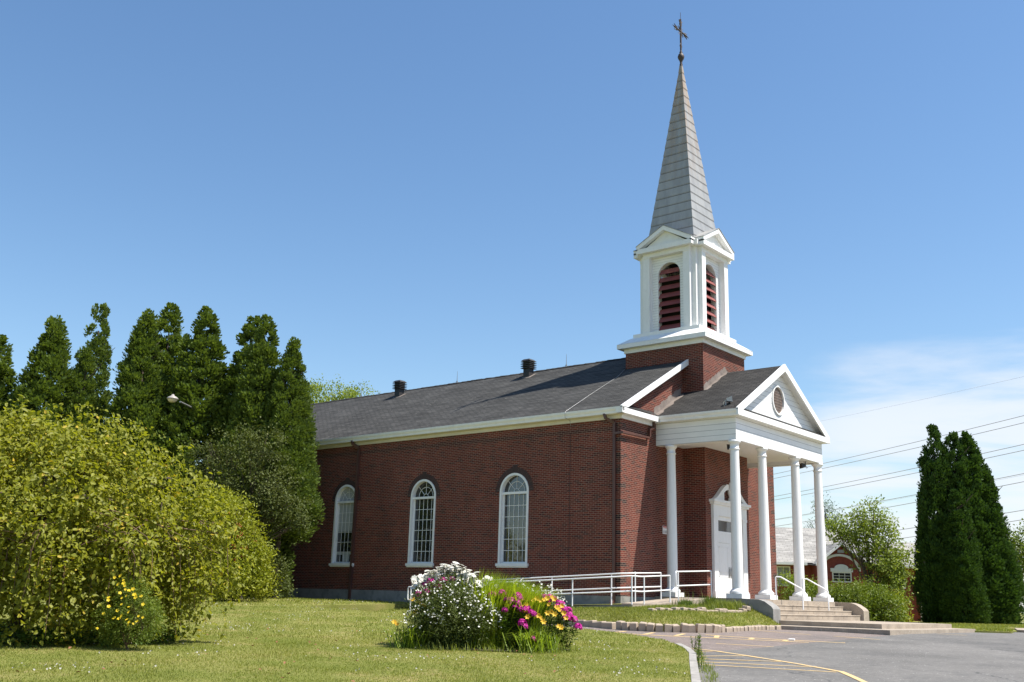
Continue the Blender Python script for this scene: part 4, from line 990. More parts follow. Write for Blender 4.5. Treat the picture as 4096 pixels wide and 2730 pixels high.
# parking notice on the facade
t = empty('wall_notice', (.012, 2.97, 2.33), 'small white notice with red heading on the facade brick behind the left column', 'sign')
mb = MB(); mb.box(.001, .015, 2.80, 3.14, 2.18, 2.48); o = mb.build('board', M['rail']); o.parent = t; o.location = -t.location
mb = MB(); mb.box(.0155, .017, 2.81, 3.13, 2.43, 2.47); mb.box(.0155, .017, 2.84, 3.10, 2.395, 2.412); o = mb.build('heading', M['redtext']); o.parent = t; o.location = -t.location
mb = MB()
for k in range(3):
    yb = 2.86+k*.095
    mb = MB(); mb.box(.0155, .017, yb, yb+.035, 2.21, 2.29); mb.box(.0155, .017, yb+.008, yb+.028, 2.291, 2.325); o = mb.build('symbol', M['blacktext']); o.parent = t; o.location = -t.location
mb = MB(); mb.prism([(8.2, -4.55, -1.15), (8.36, -4.5, -1.15), (8.34, -4.4, -1.14), (8.22, -4.44, -1.14)], (0, 0, .035)); tag(mb.build('paper_scrap', M['rail'], at=(8.28, -4.48, -1.15)), 'crumpled white scrap of paper lying on the yellow line', 'litter')

# ------------------------------------------------------------------ vegetation
def gz(x, y, lawn_=True): return float(LZ(x, y) if lawn_ else T(x, y)+.06)
def cedar_crown(name, H, Rb, n_cl, per, mat, seed, power=.8, lean=(0, 0), size=.115, hole=.0):
    g = np.random.default_rng(seed)
    h = 1-g.uniform(0, 1, n_cl)**.60; h = np.clip(h + g.normal(0, .006, n_cl), 0.01, .992)
    a = g.uniform(0, 2*np.pi, n_cl)
    prof = Rb*np.minimum(1, (1-h)**power*1.12)*(1-.30*np.exp(-h*14))
    lobes = 1+.09*np.sin(a*3+h*7+seed)+.05*np.sin(a*5-h*15+seed*2)+.025*np.sin(a*2+h*26+seed)
    rad = prof*lobes*(1-.5*g.uniform(0, 1, n_cl)**1.8)
    if hole:
        keep = np.sin(a*2+h*21+seed)+np.sin(h*33+a)*.8 > -hole; a, h, rad = a[keep], h[keep], rad[keep]; n_cl = len(a)
    Cc = np.stack([np.cos(a)*rad+lean[0]*h*H, np.sin(a)*rad+lean[1]*h*H, h*H], 1)
    out = np.stack([np.cos(a), np.sin(a), np.full(n_cl, .35)], 1)
    cr = (.075+.185*np.sqrt(1-h))*g.uniform(.55, 1.5, n_cl)*(.55+.45*min(1.2, Rb/1.5))
    k = np.repeat(np.arange(n_cl), per); n = len(k)
    d = unit(g.normal(0, 1, (n, 3))); off = d*g.uniform(.1, 1, (n, 1))**.45
    off = off*cr[k][:, None]*np.array([.95, .95, 1.45])
    P = Cc[k]+off
    A = unit(out[k]*.35+np.array([0, 0, .8])+d*.75+g.normal(0, .25, (n, 3)))
    Nn = unit(d*.8+out[k]*.4+g.normal(0, .35, (n, 3)))
    L = size*g.uniform(.5, 1.6, n); return leaves(name, P, A, Nn, L, L*g.uniform(.4, .7, n), mat, None, .12, wide=.6)
def trunk_mb(H, r0, r1, limbs=0, seed=0, lean=(0, 0)):
    g = random.Random(seed); mb = MB()
    pts = [(lean[0]*k*H/5+g.uniform(-.04, .04)*(k > 0), lean[1]*k*H/5+g.uniform(-.04, .04)*(k > 0), H*k/5) for k in range(6)]
    mb.tube(pts, r0, 8, taper=r1/r0)
    for i in range(limbs):
        h = H*g.uniform(.25, .95); a = g.uniform(0, 6.28); L = g.uniform(.5, 1.0)
        mb.tube([(lean[0]*h, lean[1]*h, h), (lean[0]*h+math.cos(a)*L*.5, lean[1]*h+math.sin(a)*L*.5, h+L*.35), (lean[0]*h+math.cos(a)*L, lean[1]*h+math.sin(a)*L, h+L*.9)], r0*.25, 5, taper=.3)
    return mb
crowns = {}
for key, args in dict(a=dict(H=11, Rb=1.75, n_cl=900, per=95, mat=M['cedar'], seed=1, power=.78),
                      b=dict(H=12, Rb=1.55, n_cl=900, per=95, mat=M['cedar'], seed=2, power=.70),
                      c=dict(H=12, Rb=1.15, n_cl=800, per=80, mat=M['cedar'], seed=3, power=.42, lean=(.02, 0), hole=1.25),
                      d=dict(H=10, Rb=1.45, n_cl=900, per=85, mat=M['cedar_dark'], seed=4, power=.55, size=.125),
                      e=dict(H=9, Rb=1.25, n_cl=800, per=80, mat=M['cedar_dark'], seed=5, power=.6, size=.125)).items():
    crowns[key] = (cedar_crown('crown', **args), args)
first_used = set()
def cedar(key, x, y, z, H, R_, rot, label, group, bare=0):
    t = empty('cedar_tree', (x, y, z), label, 'tree', group)
    o0, args = crowns[key]
    if key in first_used: o = o0.copy(); COL.objects.link(o)
    else: o = o0; first_used.add(key)
    o.parent = t; o.location = (0, 0, bare); o.scale = (R_/args['Rb'], R_/args['Rb'], (H-bare)/args['H']); o.rotation_euler = (0, 0, rot)
    ln = args.get('lean', (0, 0))
    tk = trunk_mb(H*.9, .16, .03, 14, int(abs(x*10)), (ln[0]*math.cos(rot)-ln[1]*math.sin(rot), ln[0]*math.sin(rot)+ln[1]*math.cos(rot))).build('trunk', M['bark']); tk.parent = t
GL = 'tall cedars beside the church'
for key, x, y, H, R_, rot, lab in (
    ('a', -14.99, -3.1, 11.2, 1.6, .3, 'tall cedar nearest the church roof, with the lowest top of its dense row'),
    ('b', -16.55, -3.5, 12.5, 1.85, 1.9, 'tall cedar with a sharp top, second from the church in the dense row'),
    ('b', -18.4, -2.9, 12.9, 2.0, 4.0, 'tall cedar with a blunt top just left of the sharp topped one'),
    ('b', -19.9, -4.4, 13.2, 2.35, 2.2, 'broad rounded cedar at the middle of the dense row, its top very full'),
    ('b', -23.3, -4.2, 14.0, 2.3, 5.2, 'tallest cedar of the dense row, standing behind its neighbours'),
    ('a', -21.5, -6.4, 12.7, 2.35, .9, 'wide based cedar ending the dense row beside the gap of sky'),
    ('c', -28.0, -5.4, 14.4, 1.25, 2.4, 'thin open cedar with ragged gaps, leaning alone past the sky gap'),
    ('a', -23.9, -9.5, 12.1, 2.4, 3.6, 'cone shaped cedar in front of the thin ragged one'),
    ('b', -23.1, -8.2, 10.9, 1.4, .5, 'short narrow cedar squeezed between the cone shaped and the ragged one'),
    ('b', -25.9, -11.0, 11.3, 2.2, 4.4, 'cedar cut by the picture edge, standing apart from all the others')):
    cedar(key, x, y, gz(x, y)-.1, H, R_, rot, lab, GL, 2.6 if x > -15.5 else 0)
GR = 'dark cedars in a clump past the entrance'
for key, x, y, H, R_, rot, lab in (
    ('d', 1.85, 29.0, 11.0, 1.35, .2, 'dark cedar with the tallest top in the clump past the entrance slab'),
    ('d', 2.75, 29.5, 10.6, 1.35, 2.1, 'dark cedar with the second tallest top of the clump past the entrance'),
    ('e', 3.35, 30.2, 10.4, 1.6, 1.2, 'dark cedar with a pointed top in the middle of the right clump'),
    ('e', 4.05, 30.5, 8.6, 1.3, 4.2, 'dark cedar with a lower shoulder on the street side of the clump'),
    ('d', 3.1, 28.2, 7.2, 1.15, 5.0, 'short bushy dark cedar at the front of the clump')):
    cedar(key, x, y, gz(x, y, False)-.06, H, R_, rot, lab, GR)

def crown_cloud(name, blobs, n, size, mat, seed, six=False, droop=.2, shell=.55, asp=.6, up=.0):
    """leaves through a set of ellipsoid blobs (cx,cy,cz,rx,ry,rz), denser towards their outside, gathered into sprigs"""
    g = np.random.default_rng(seed); Pn, An, Nn_ = [], [], []
    vol = np.array([(b[3]*b[4]*b[5])**(2/3) for b in blobs]); cnt = np.maximum((n*vol/vol.sum()).astype(int), 8)
    for b, c in zip(blobs, cnt):
        ns = max(4, c//14)
        d = unit(g.normal(0, 1, (ns, 3))); rr = shell+(1-shell)*g.uniform(0, 1, (ns, 1))**.6
        lump = 1+.18*np.sin(d[:, :1]*5+seed)+.15*np.sin(d[:, 1:2]*7+d[:, 2:]*4+seed*1.7)
        S_ = d*rr*lump*np.array(b[3:])+np.array(b[:3])
        k = np.repeat(np.arange(ns), 14); m = len(k)
        dd = unit(d[k]*np.array([1, 1, .6])+np.array([0, 0, .25+up])+g.normal(0, .35, (m, 3)))
        P = S_[k]+dd*g.uniform(-.5, 1, (m, 1))*size*2.6+g.normal(0, size*.7, (m, 3))
        A = unit(dd*.6+g.normal(0, .55, (m, 3))+np.array([0, 0, -droop]))
        Pn.append(P); An.append(A); Nn_.append(unit(d[k]*.5+np.array([0, 0, .7])+g.normal(0, .5, (m, 3))))
    P, A, Q = np.concatenate(Pn), np.concatenate(An), np.concatenate(Nn_); L = size*g.uniform(.6, 1.3, len(P))
    return leaves(name, P, A, Q, L, L*asp, mat, None, .2, six)
def branchy(H, r, blobs, seed, fork=.35, n=14):
    g = random.Random(seed); mb = MB()
    top = Vector((g.uniform(-.1, .1), g.uniform(-.1, .1), H*fork)); mb.tube([(0, 0, -.1), (top.x*.5, top.y*.5, H*fork*.5), top], r, 9, taper=.75)
    for i in range(n):
        b = blobs[i % len(blobs)]; e = Vector((b[0]+g.uniform(-.6, .6)*b[3], b[1]+g.uniform(-.6, .6)*b[4], b[2]+g.uniform(-.3, .6)*b[5]))
        m_ = top.lerp(e, .5)+Vector((g.uniform(-.2, .2), g.uniform(-.2, .2), .12*H*.3))
        mb.tube([top, m_, e], r*.42, 6, taper=.2)
        for q in range(2):
            e2 = e+Vector((g.uniform(-1, 1)*b[3]*.5, g.uniform(-1, 1)*b[4]*.5, g.uniform(-.2, .7)*b[5]*.6)); mb.tube([m_, (m_+e2)/2+Vector((0, 0, .06)), e2], r*.18, 5, taper=.3)
    return mb
def tree(name, loc, blobs, n, size, mat, label, cat, seed, bark='bark', H=3, r=.12, fork=.35, group=None, nb=14, **kw):
    t = empty(name, loc, label, cat, group)
    c = crown_cloud('crown', blobs, n, size, mat, seed, **kw); c.parent = t
    k = branchy(H, r, blobs, seed, fork, nb).build('trunk' if cat == 'tree' else 'stems', M[bark]); k.parent = t
    return t
def rl(s, d): return (RX*s+FX*d, RY*s+FY*d)        # picture-right s and away d in metres -> world xy
def bl(lst): return [(*rl(s, d), z, a, b_, c_) for s, d, z, a, b_, c_ in lst]

# grey-green hawthorn in front of the cedars
x, y = plan(41.2, -10.25)
tree('hawthorn_tree', (x, y, gz(x, y)), bl([(-.7, 0, 5.7, 1.15, 1.1, 1.2), (.4, .1, 6.0, 1.05, 1.0, .95), (-1.5, 0, 4.6, 1.0, 1, 1.1), (1.0, 0, 4.6, .8, .9, .8), (.3, -.4, 4.3, 1.2, 1, 1.0), (-.7, -.3, 3.6, 1.1, 1, 1.0), (1.6, -.1, 3.6, .8, .8, .7), (.9, 0, 3.7, 1.0, .9, .9), (-2.1, 0, 5.6, .6, .5, .6), (1.95, 0, 3.1, .45, .5, .45), (.5, 0, 3.0, .8, .8, .6), (-.5, 0, 2.7, 1.0, .8, .7), (2.35, 0, 3.0, .35, .4, .35)]), 15500, .105, M['haw'],
     'grey green hawthorn with twiggy crown and hanging side against the brick wall', 'tree', 21, 'bark', 3.6, .08, .45, nb=34, shell=.35)
# mountain ash bush with orange berries
x, y = plan(38.8, -10.25); t = tree('mountain_ash', (x, y, gz(x, y)), bl([(-.9, 0, 3.0, .95, 1.0, 1.05), (-.2, 0, 2.9, .85, 1.0, .95), (.35, .1, 2.1, .8, .9, .85), (.85, 0, 1.4, .65, .8, .8), (.1, -.3, 1.1, 1.2, .8, .9), (-1.2, 0, 1.4, 1.1, .9, 1.2), (1.15, 0, .75, .5, .6, .65), (-.3, -.2, .5, 1.3, .8, .5)]), 26000, .125, M['ash'],
     'yellow green mountain ash bush with small clusters of orange red berries', 'shrub', 22, 'twig', 2.4, .08, .15, nb=20, asp=.42, shell=.4)
g = np.random.default_rng(5); mb = MB()
for k in range(26):
    s_, z_ = g.uniform(-1.2, 1.1), 0
    c0 = Vector((*rl(s_*.9, -.85+.25*abs(s_)), 1.2+2.0*g.uniform(.1, 1)*(1-.45*max(0, s_))))
    for q in range(9):
        p = c0+Vector(g.normal(0, .05, 3)); mb.lathe([(.0, -.018), (.016, -.01), (.02, 0), (.014, .013), (0, .018)], p, 5)
o = mb.build('berries', M['berry']); o.parent = t; o['kind'] = 'stuff'
# pale shrub by the wall
x, y = plan(42.5, -9.45)
tree('hydrangea_shrub', (x, y, gz(x, y)), bl([(-.35, .1, 1.25, .5, .5, .8), (.2, 0, .95, .5, .45, .75), (.35, 0, .5, .45, .45, .5), (-.2, 0, .5, .5, .5, .5)]), 7500, .075, M['hyd'], 'small pale flowered shrub against the foundation of the side wall', 'shrub', 23, 'twig', .8, .04, .15)
# low weeds between
# yellowish tree beyond the roof
x, y = -36.9, 17.7
tree('distant_tree', (x, y, gz(x, y)), bl([(-3.2, 0, 12.2, 2.0, 2, 2.4), (-.8, 0, 13.0, 2.0, 2, 2.3), (1.6, 0, 12.6, 1.7, 2, 2.2), (3.2, 0, 11.0, 1.4, 1.5, 1.8), (0, 0, 10, 3.4, 2.4, 2.0)]), 34000, .17, M['maple'], 'yellowing treetop showing above the far end of the church roof', 'tree', 24, H=11, r=.35, fork=.6)
# maple by the red house
x, y = -.6, 24.9
tree('maple_tree', (x, y, gz(x, y, False)), bl([(.15, 0, 5.25, .85, 1, 1.1), (-.75, 0, 4.75, .8, 1, .7), (-1.75, 0, 4.8, .7, .9, .5), (-1.2, .1, 4.2, .5, .7, .4), (.85, 0, 4.5, .8, .9, .9), (1.4, 0, 3.5, .85, .9, .7), (.0, -.1, 3.9, .8, .8, .6), (.5, -.2, 3.2, 1.0, 1, .8), (.75, -.2, 2.5, 1.0, 1, .7), (1.6, .1, 2.5, .6, .7, .5), (.7, 0, 1.7, .9, .8, .7), (1.35, 0, 1.3, .6, .6, .6)]), 11500, .15, M['maple'], 'young maple with reddish leaf tips before the red brick house', 'tree', 25, H=3.4, r=.11, fork=.4, nb=26, shell=.3)
x, y = -10.5, 44.0
tree('pine_tree', (x, y, gz(x, y, False)), bl([(-.6, 0, 7.9, .6, .6, .55), (.0, 0, 7.0, .8, .6, .5), (-.7, 0, 6.2, 1.0, .8, .6), (.2, 0, 5.4, 1.1, .8, .6)]), 2200, .2, M['cedar_dark'], 'sparse dark treetop above the house roof beside the church corner', 'tree', 26, H=7.5, r=.1, fork=.7, asp=.25)
x, y = plan(62, 29.3)
tree('street_tree', (x, y, gz(x, y, False)), bl([(.9, 0, 3.9, 1.2, 1.2, 1.1), (.2, 0, 3.2, .9, 1, .9), (1.4, 0, 2.6, 1.3, 1.2, .9), (.4, 0, 2.2, .8, 1, .8), (1.6, 0, 4.6, 1.0, 1, .8)]), 8000, .17, M['hedge'], 'leafy green tree at the picture edge behind the dark cedars', 'tree', 27, H=3, r=.12, fork=.45, nb=18)
# shrubs right of the steps
hedges = [(plan(44.0, 14.1), [(.3, .1, .75, .9, .8, .85), (-.6, .4, .8, .8, .8, .75)], 'dense green shrub just behind the right side wall of the steps', 1),
          (plan(44.6, 14.9), [(.5, 0, .8, 1.0, .9, .85), (-.5, .3, .85, .8, .8, .8)], 'dense green shrub with red new shoots, second right of the steps', 2),
          (plan(44.8, 15.7), [(.4, .1, .7, 1.0, .9, .75), (-.3, .5, .8, .9, .9, .8)], 'wide green shrub at the street end of the row by the steps', 3)]
for (x, y), bb, lab, sd in hedges:
    tree('hedge_shrub', (x, y, gz(x, y, False)), bl(bb), 7800, .10, M['hedge'], lab, 'shrub', 30+sd, 'twig', .8, .05, .12, 'shrubs growing right of the entrance steps', asp=.5, up=.35, shell=.35)
x, y = 1.2, 14.6
tree('hedge_shrub', (x, y, gz(x, y, False)), bl([(-.8, 0, .9, .9, .9, .85), (.5, 0, .8, .9, .8, .75)]), 6000, .10, M['hedge'], 'green shrub seen between the front columns beyond the portico floor', 'shrub', 35, 'twig', .8, .05, .12, 'shrubs growing right of the entrance steps', up=.35)
x, y = -1.6, 18.3
tree('hedge_shrub', (x, y, gz(x, y, False)), bl([(-.2, 0, 1.5, .8, .7, .7), (.3, 0, .9, .8, .7, .8)]), 4200, .11, M['maple'], 'taller loose shrub behind the last two columns', 'shrub', 36, 'twig', 1.0, .05, .2, 'shrubs growing right of the entrance steps')
x, y = plan(53.5, 19.4)
tree('round_shrub', (x, y, gz(x, y, False)), bl([(0, 0, .75, .75, .75, .7), (.3, 0, .5, .6, .6, .5)]), 3500, .12, M['ash'], 'small round yellow green shrub between the hedge and the dark cedars', 'shrub', 37, 'twig', .6, .04, .12)

# ---- big weeping tree at the left
x, y = 0.73, -21.16; wz = gz(x, y)
wt = empty('weeping_tree', (x, y, wz), 'big weeping tree with trailing yellow green leaves, filling the lawn\'s left side', 'tree')
g = np.random.default_rng(77)
RXw, RDw, HW_ = 3.35, 2.1, 4.3
def dome(phi, th, k=1.0):
    """phi from the top (0) to the rim (pi/2); th around"""
    r = np.sin(phi)**1.1
    bump_ = 1+.08*np.sin(th*5+1)+.07*np.sin(th*9+phi*6)+.06*np.sin(th*14-phi*9)+.03*np.sin(th*23+phi*17)
    s = RXw*r*np.cos(th)*k*bump_; d = RDw*r*np.sin(th)*k*bump_; z = 1.15+(HW_-1.15)*np.maximum(np.cos(phi), 0)**.98*(.94+.06*np.sin(th*3+2))*k
    return np.stack([RX*s+FX*d, RY*s+FY*d, z], -1)
Pn, An, Nn_ = [], [], []; twigs = MB(); nst = 1500
for i in range(nst):
    th = g.uniform(0, 2*np.pi)
    if math.sin(th) > .3 and g.uniform() < .55: th = -th
    phi0 = math.acos(g.uniform(0.02, 1))*.98; k = g.uniform(.80, 1.04); L = g.uniform(.35, 1.25)
    if i % 3 == 0: phi0 = g.uniform(1.15, 1.45); L = g.uniform(.8, 2.0); k = g.uniform(.70, 1.02); nl = int(L/.045)
    if math.sin(th*6.3+phi0*5.1)+math.sin(th*11.7-phi0*8.3+2)+g.normal(0, .35) < -0.75: continue
    pts = []; phi = phi0; p = dome(np.array(phi), np.array(th), k); hang = False; drift = g.normal(0, .05)
    end_z = g.uniform(.15, 1.1) if g.uniform() < .8 else g.uniform(.0, .3)
    zmin = .08+.75*max(0, math.sin(th*3.7+1.2))**1.5
    outw = dome(np.array(1.5), np.array(th), 1.0)-np.array([0, 0, 1.15]); outw = outw/np.linalg.norm(outw)
    lift = g.uniform(0, .22); drift = g.normal(0, .35)
    for j in range(nl):
        u = j/nl
        if phi < 1.42 or not pts:
            phi += .045/3.0*(.55+.8*u); th += drift*.06; q = dome(np.array(phi), np.array(th), k)*np.array([1+.05*math.sin(u*2.6), 1+.05*math.sin(u*2.6), 1])+np.array([0, 0, lift*math.sin(u*3.1)])
        else:
            q = pts[-1]+np.array([0, 0, -.05])+outw*.006+g.normal(0, .005, 3)
        if q[2] < zmin: break
        pts.append(q)
    if len(pts) < 4: continue
    pts = np.array(pts); tg = np.gradient(pts, axis=0); tg = unit(tg)
    m = len(pts); side = unit(np.cross(tg, np.array([0, 0, 1.0])+outw*.3))*np.where(np.arange(m) % 2, 1, -1)[:, None]
    rep = 1
    Pn.append(pts+side*.012+g.normal(0, .015, (m, 3)))
    An.append(unit(tg*.35+side*.6+np.array([0, 0, -.35])+outw*.15+g.normal(0, .6, (m, 3))))
    Nn_.append(unit(outw*.6+np.array([0, 0, .55])+g.normal(0, .55, (m, 3))))
    if i % 3 == 0: twigs.tube(pts[::5] if len(pts[::5]) > 1 else pts[[0, -1]], .009, 4, taper=.4)
n = 68000; ns = n//12; th = g.uniform(0, 2*np.pi, ns); th = np.where((np.sin(th) > .3) & (g.uniform(0, 1, ns) < .5), -th, th); phi = np.arccos(g.uniform(.0, 1, ns)); kk = g.uniform(.72, 1.05, ns)+.13*(g.uniform(0, 1, ns) < .07)*g.uniform(0, 1, ns)
D = np.array([dome(np.array(a), np.array(b), c) for a, b, c in zip(phi, th, kk)]); low = g.uniform(0, 1, ns) < .42
D[:, 2] = np.where(low, g.uniform(.12, 1.45, ns), D[:, 2]); rim = np.array([dome(np.array(1.5), np.array(b), c) for b, c in zip(th, kk)]); D[low, :2] = rim[low, :2]*(.84+.12*np.minimum(1, D[low, 2:]/1.3))
keep = np.sin(th*6.3+phi*5.1)+np.sin(th*11.7-phi*8.3+2)+np.sin(D[:, 2]*7+th*4)*.7+g.normal(0, .4, ns) > -0.62; keep &= ~((D[:, 2] < .55) & (np.sin(th*4.3+.4) > .45))
D = D[keep]; th = th[keep]; ns = len(D); k = np.repeat(np.arange(ns), 12); m = len(k)
ow = np.stack([RX*np.cos(th)*1.0+FX*np.sin(th), RY*np.cos(th)+FY*np.sin(th), np.full(ns, .35)], 1); ow = unit(ow)
dr = unit(ow*.5+g.normal(0, .55, (ns, 3))+np.array([0, 0, -.15]))
u = np.tile(np.arange(12)/11.0, ns)[:, None]
P0 = D[k]+dr[k]*u*.42+np.array([0, 0, -.16])*u**2+g.normal(0, .03, (m, 3))
Pn.append(P0); An.append(unit(dr[k]*.4+g.normal(0, .6, (m, 3))+np.array([0, 0, -.28]))); Nn_.append(unit(ow[k]*.45+np.array([.25, .1, .85])+g.normal(0, .45, (m, 3))))
P, A, Q = np.concatenate(Pn), np.concatenate(An), np.concatenate(Nn_); L = .090*g.uniform(.4, 1.4, len(P)); sel = g.uniform(0, 1, len(P)) < .955
o = leaves('foliage', P[sel], A[sel], Q[sel], L[sel], L[sel]*.62, M['weep'], wt, .16, six=True)
o = leaves('turned_leaves', P[~sel][::2], A[~sel][::2], Q[~sel][::2], L[~sel][::2], L[~sel][::2]*.62, M['weep_yellow'], wt, .16, six=True)
mb = MB(); mb.tube([(0, 0, -.1), (.08, .05, .8), (.02, .1, 1.7), (.1, .0, 2.5)], .17, 10, taper=.7)
for i in range(22):
    th = i*2*math.pi/22+random.uniform(-.1, .1); a = dome(np.array(.35), np.array(th), .75); b_ = dome(np.array(random.uniform(.7, 1.2)), np.array(th+random.uniform(-.2, .2)), .92)
    mb.tube([(.05, .05, random.uniform(1.5, 2.5)), Vector(a)+Vector((0, 0, -.2)), b_, Vector(b_)+Vector((0, 0, -.5))*random.uniform(.4, 1.4)], .055, 6, taper=.25)
o = mb.build('trunk', M['bark']); o.parent = wt
o = twigs.build('branches', M['twig']); o.parent = wt

# yellow cinquefoil shrub in front of it
x, y = 3.95, -20.75; z = gz(x, y)
pot = tree('cinquefoil_shrub', (x, y, z), bl([(0, 0, .62, .40, .38, .50), (-.12, .1, .92, .26, .25, .28), (.22, 0, .45, .30, .3, .38), (-.25, 0, .4, .3, .3, .36)]), 15000, .034, M['pot'], 'small cinquefoil shrub dotted with yellow flowers under the weeping tree', 'shrub', 41, 'twig', .6, .025, .1, asp=.45, shell=.3, up=.3)
def flower_proto(name, petals, L, Wd_, mat, cup=.35, centre=None):
    P, A, Nn_ = [], [], []
    for k in range(petals):
        a = 2*math.pi*k/petals; d = np.array([math.cos(a), math.sin(a), cup]); P.append(d*L*.06); A.append(d); Nn_.append(np.array([-math.cos(a)*cup, -math.sin(a)*cup, 1.0]))
    return leaves(name, P, A, Nn_, L, Wd_, mat, None, .12, six=True)
def scatter(proto, t, pts, aims, smin=.8, smax=1.2, g=random):
    first = True
    for p, a in zip(pts, aims):
        o = proto if first else proto.copy()
        if not first: COL.objects.link(o)
        first = False
        o.parent = t; o.location = p; o.rotation_euler = Vector(a).to_track_quat('Z', 'Y').to_euler(); s_ = g.uniform(smin, smax); o.scale = (s_, s_, s_)
g = random.Random(8)
fp = flower_proto('flower', 5, .026, .026, M['petal_yellow'], .25)
pts, aims = [], []
for s_, z_ in ((-.30, 1.17), (-.22, 1.20), (-.16, 1.13), (-.12, 1.08), (-.08, 1.04), (-.2, 1.06), (-.06, .98), (.02, .96), (.08, .99), (.10, .90), (-.14, .92), (-.02, .88), (.12, .86), (.2, .88), (-.1, .84), (-.34, .84), (-.30, .80), (.26, .75), (-.05, .74), (.06, .70), (-.12, .64), (.08, .62), (.24, .56), (-.38, .58), (-.16, .52), (-.10, .51), (.06, .50), (.1, .46), (.22, .48), (.3, .54), (.10, .42), (-.46, .34), (.16, .44), (-.02, .56), (-.28, .70)):
    dd = -.42+.5*abs(s_)*abs(s_)+max(0, z_-.75)*.42; q = rl(s_+g.uniform(-.02, .02), dd); pts.append((q[0], q[1], z_)); aims.append((-FX*.8+g.uniform(-.5, .5), -FY*.8+g.uniform(-.5, .5), .5))
scatter(fp, pot, pts, aims, .9, 1.5, g)

# ---- flower bed island on the lawn
BX, BY = 7.1, -15.15; bedz = gz(BX, BY)
def bed(s, d): q = rl(s, d); return (BX+q[0], BY+q[1])
def at_bed(s, d, up=0): x, y = bed(s, d); return (x, y, gz(x, y)+up)
mb = MB(); ring = [at_bed(1.5*math.cos(a)*(1+.08*math.sin(3*a)), .75*math.sin(a)+.25, .02) for a in np.linspace(0, 2*math.pi, 40)[:-1]]
mb.poly(ring); mb.poly([(p[0], p[1], p[2]-.1) for p in ring]); structure(mb.build('bed_soil', M['soil']))
def stems_mesh(name, t, bases, tips, r=.005, mat='weed'):
    mb = MB()
    for a, b in zip(bases, tips):
        a, b = Vector(a), Vector(b); mb.tube([a, a.lerp(b, .55)+Vector((0, 0, .03)), b], r, 3, cap=False)
    o = mb.build(name, M[mat]); o.parent = t; return o
gN = np.random.default_rng(31)
# white-flowered aster bush, the largest plant of the bed
t = empty('aster_bush', at_bed(-.78, -.15), 'large bushy plant covered with tiny white flowers at the bed\'s left end', 'plant')
blb = bl([(0, 0, .58, .66, .5, .50), (-.32, .1, .80, .48, .4, .40), (.34, .1, .74, .52, .4, .40), (-.05, .15, .98, .55, .4, .34), (.55, 0, .5, .42, .4, .38), (-.48, 0, .45, .40, .4, .36)])
c = crown_cloud('foliage', blb, 21000, .05, M['fever_leaf'], 51, asp=.32, shell=.25, up=.4); c.parent = t
n = 640; d = unit(gN.normal(0, 1, (n, 3))); d[:, 2] = np.abs(d[:, 2])*.9-.25*(gN.uniform(0, 1, n) < .35)
bi = gN.integers(0, len(blb), n); Bc = np.array(blb)[bi]; P = Bc[:, :3]+unit(d)*Bc[:, 3:]*gN.uniform(.92, 1.1, (n, 1))
keep = P[:, 2] > .22; P = P[keep]
def rosettes(name, P, t, r, mat, petals=5, aim=None, cup=.25):
    m = len(P); ax = unit(gN.normal(0, .5, (m, 3))+np.array([0, 0, .8])+(-np.array([FX, FY, 0])*.6 if aim is None else aim))
    u = unit(np.cross(ax, gN.normal(0, 1, (m, 3)))); v = np.cross(ax, u); A, Q, PP = [], [], []
    for k in range(petals):
        a = 2*math.pi*k/petals; dd = u*math.cos(a)+v*math.sin(a)+ax*cup; A.append(dd); Q.append(ax-dd*.3); PP.append(P)
    rr = np.tile(r*gN.uniform(.75, 1.25, m), petals)
    o = leaves(name, np.concatenate(PP), np.concatenate(A), np.concatenate(Q), rr, rr*.95, mat, t, .1)
    o['kind'] = 'stuff'; return o
rosettes('blossoms', P, t, .021, M['petal_white'])
# tall daisies at the top
t = empty('daisy_clump', at_bed(-.78, .5), 'tall white daisies crowding above the aster bush', 'plant')
n = 230; s_ = gN.normal(0, .46, n).clip(-.75, .9); dz = gN.uniform(-.3, .3, n)
base = np.stack([*[np.array([rl(a*.5, b)[i] for a, b in zip(s_, dz)]) for i in (0, 1)], np.zeros(n)], 1)
tip = np.stack([*[np.array([rl(a, b)[i] for a, b in zip(s_, dz)]) for i in (0, 1)], 1.50-.42*np.abs(s_-.0)**1.3+gN.uniform(-.16, .08, n)-.1*dz], 1)
stems_mesh('stems', t, base, tip, .005)
blades('leaves', np.repeat(base, 9, 0)+gN.normal(0, .12, (n*9, 3))*np.array([1, 1, 0]), gN.uniform(.5, 1.25, n*9), .02, M['phlox_leaf'], t, .25)
fp = flower_proto('daisy_head', 11, .056, .032, M['petal_white'], -.08); order = np.argsort(-tip[:, 2])
scatter(fp, t, [tuple(p) for p in tip[order[:100]]], [(random.uniform(-.35, .35)-.1*FX, random.uniform(-.35, .35)-.1*FY, 1) for _ in range(100)], 1.1, 1.6)
rosettes('blossoms', tip[order[100:]], t, .062, M['petal_white'], 8, cup=0)
# bright sword-leaved clump
t = empty('iris_clump', at_bed(.28, .45), 'clump of bright green sword shaped leaves behind the flowers', 'plant')
n = 3200; s_ = gN.uniform(-.78, .72, n); dz = gN.uniform(-.4, .4, n)
base = np.stack([*[np.array([rl(a*.8, b)[i] for a, b in zip(s_, dz)]) for i in (0, 1)], np.zeros(n)], 1)
blades('leaves', base, (1.48-.20*(s_+.7))*gN.uniform(.72, 1.08, n), .03, M['iris_leaf'], t, gN.uniform(.05, .6, n), az=np.arctan2(RY, RX)+gN.normal(0, .8, n)*1.0)
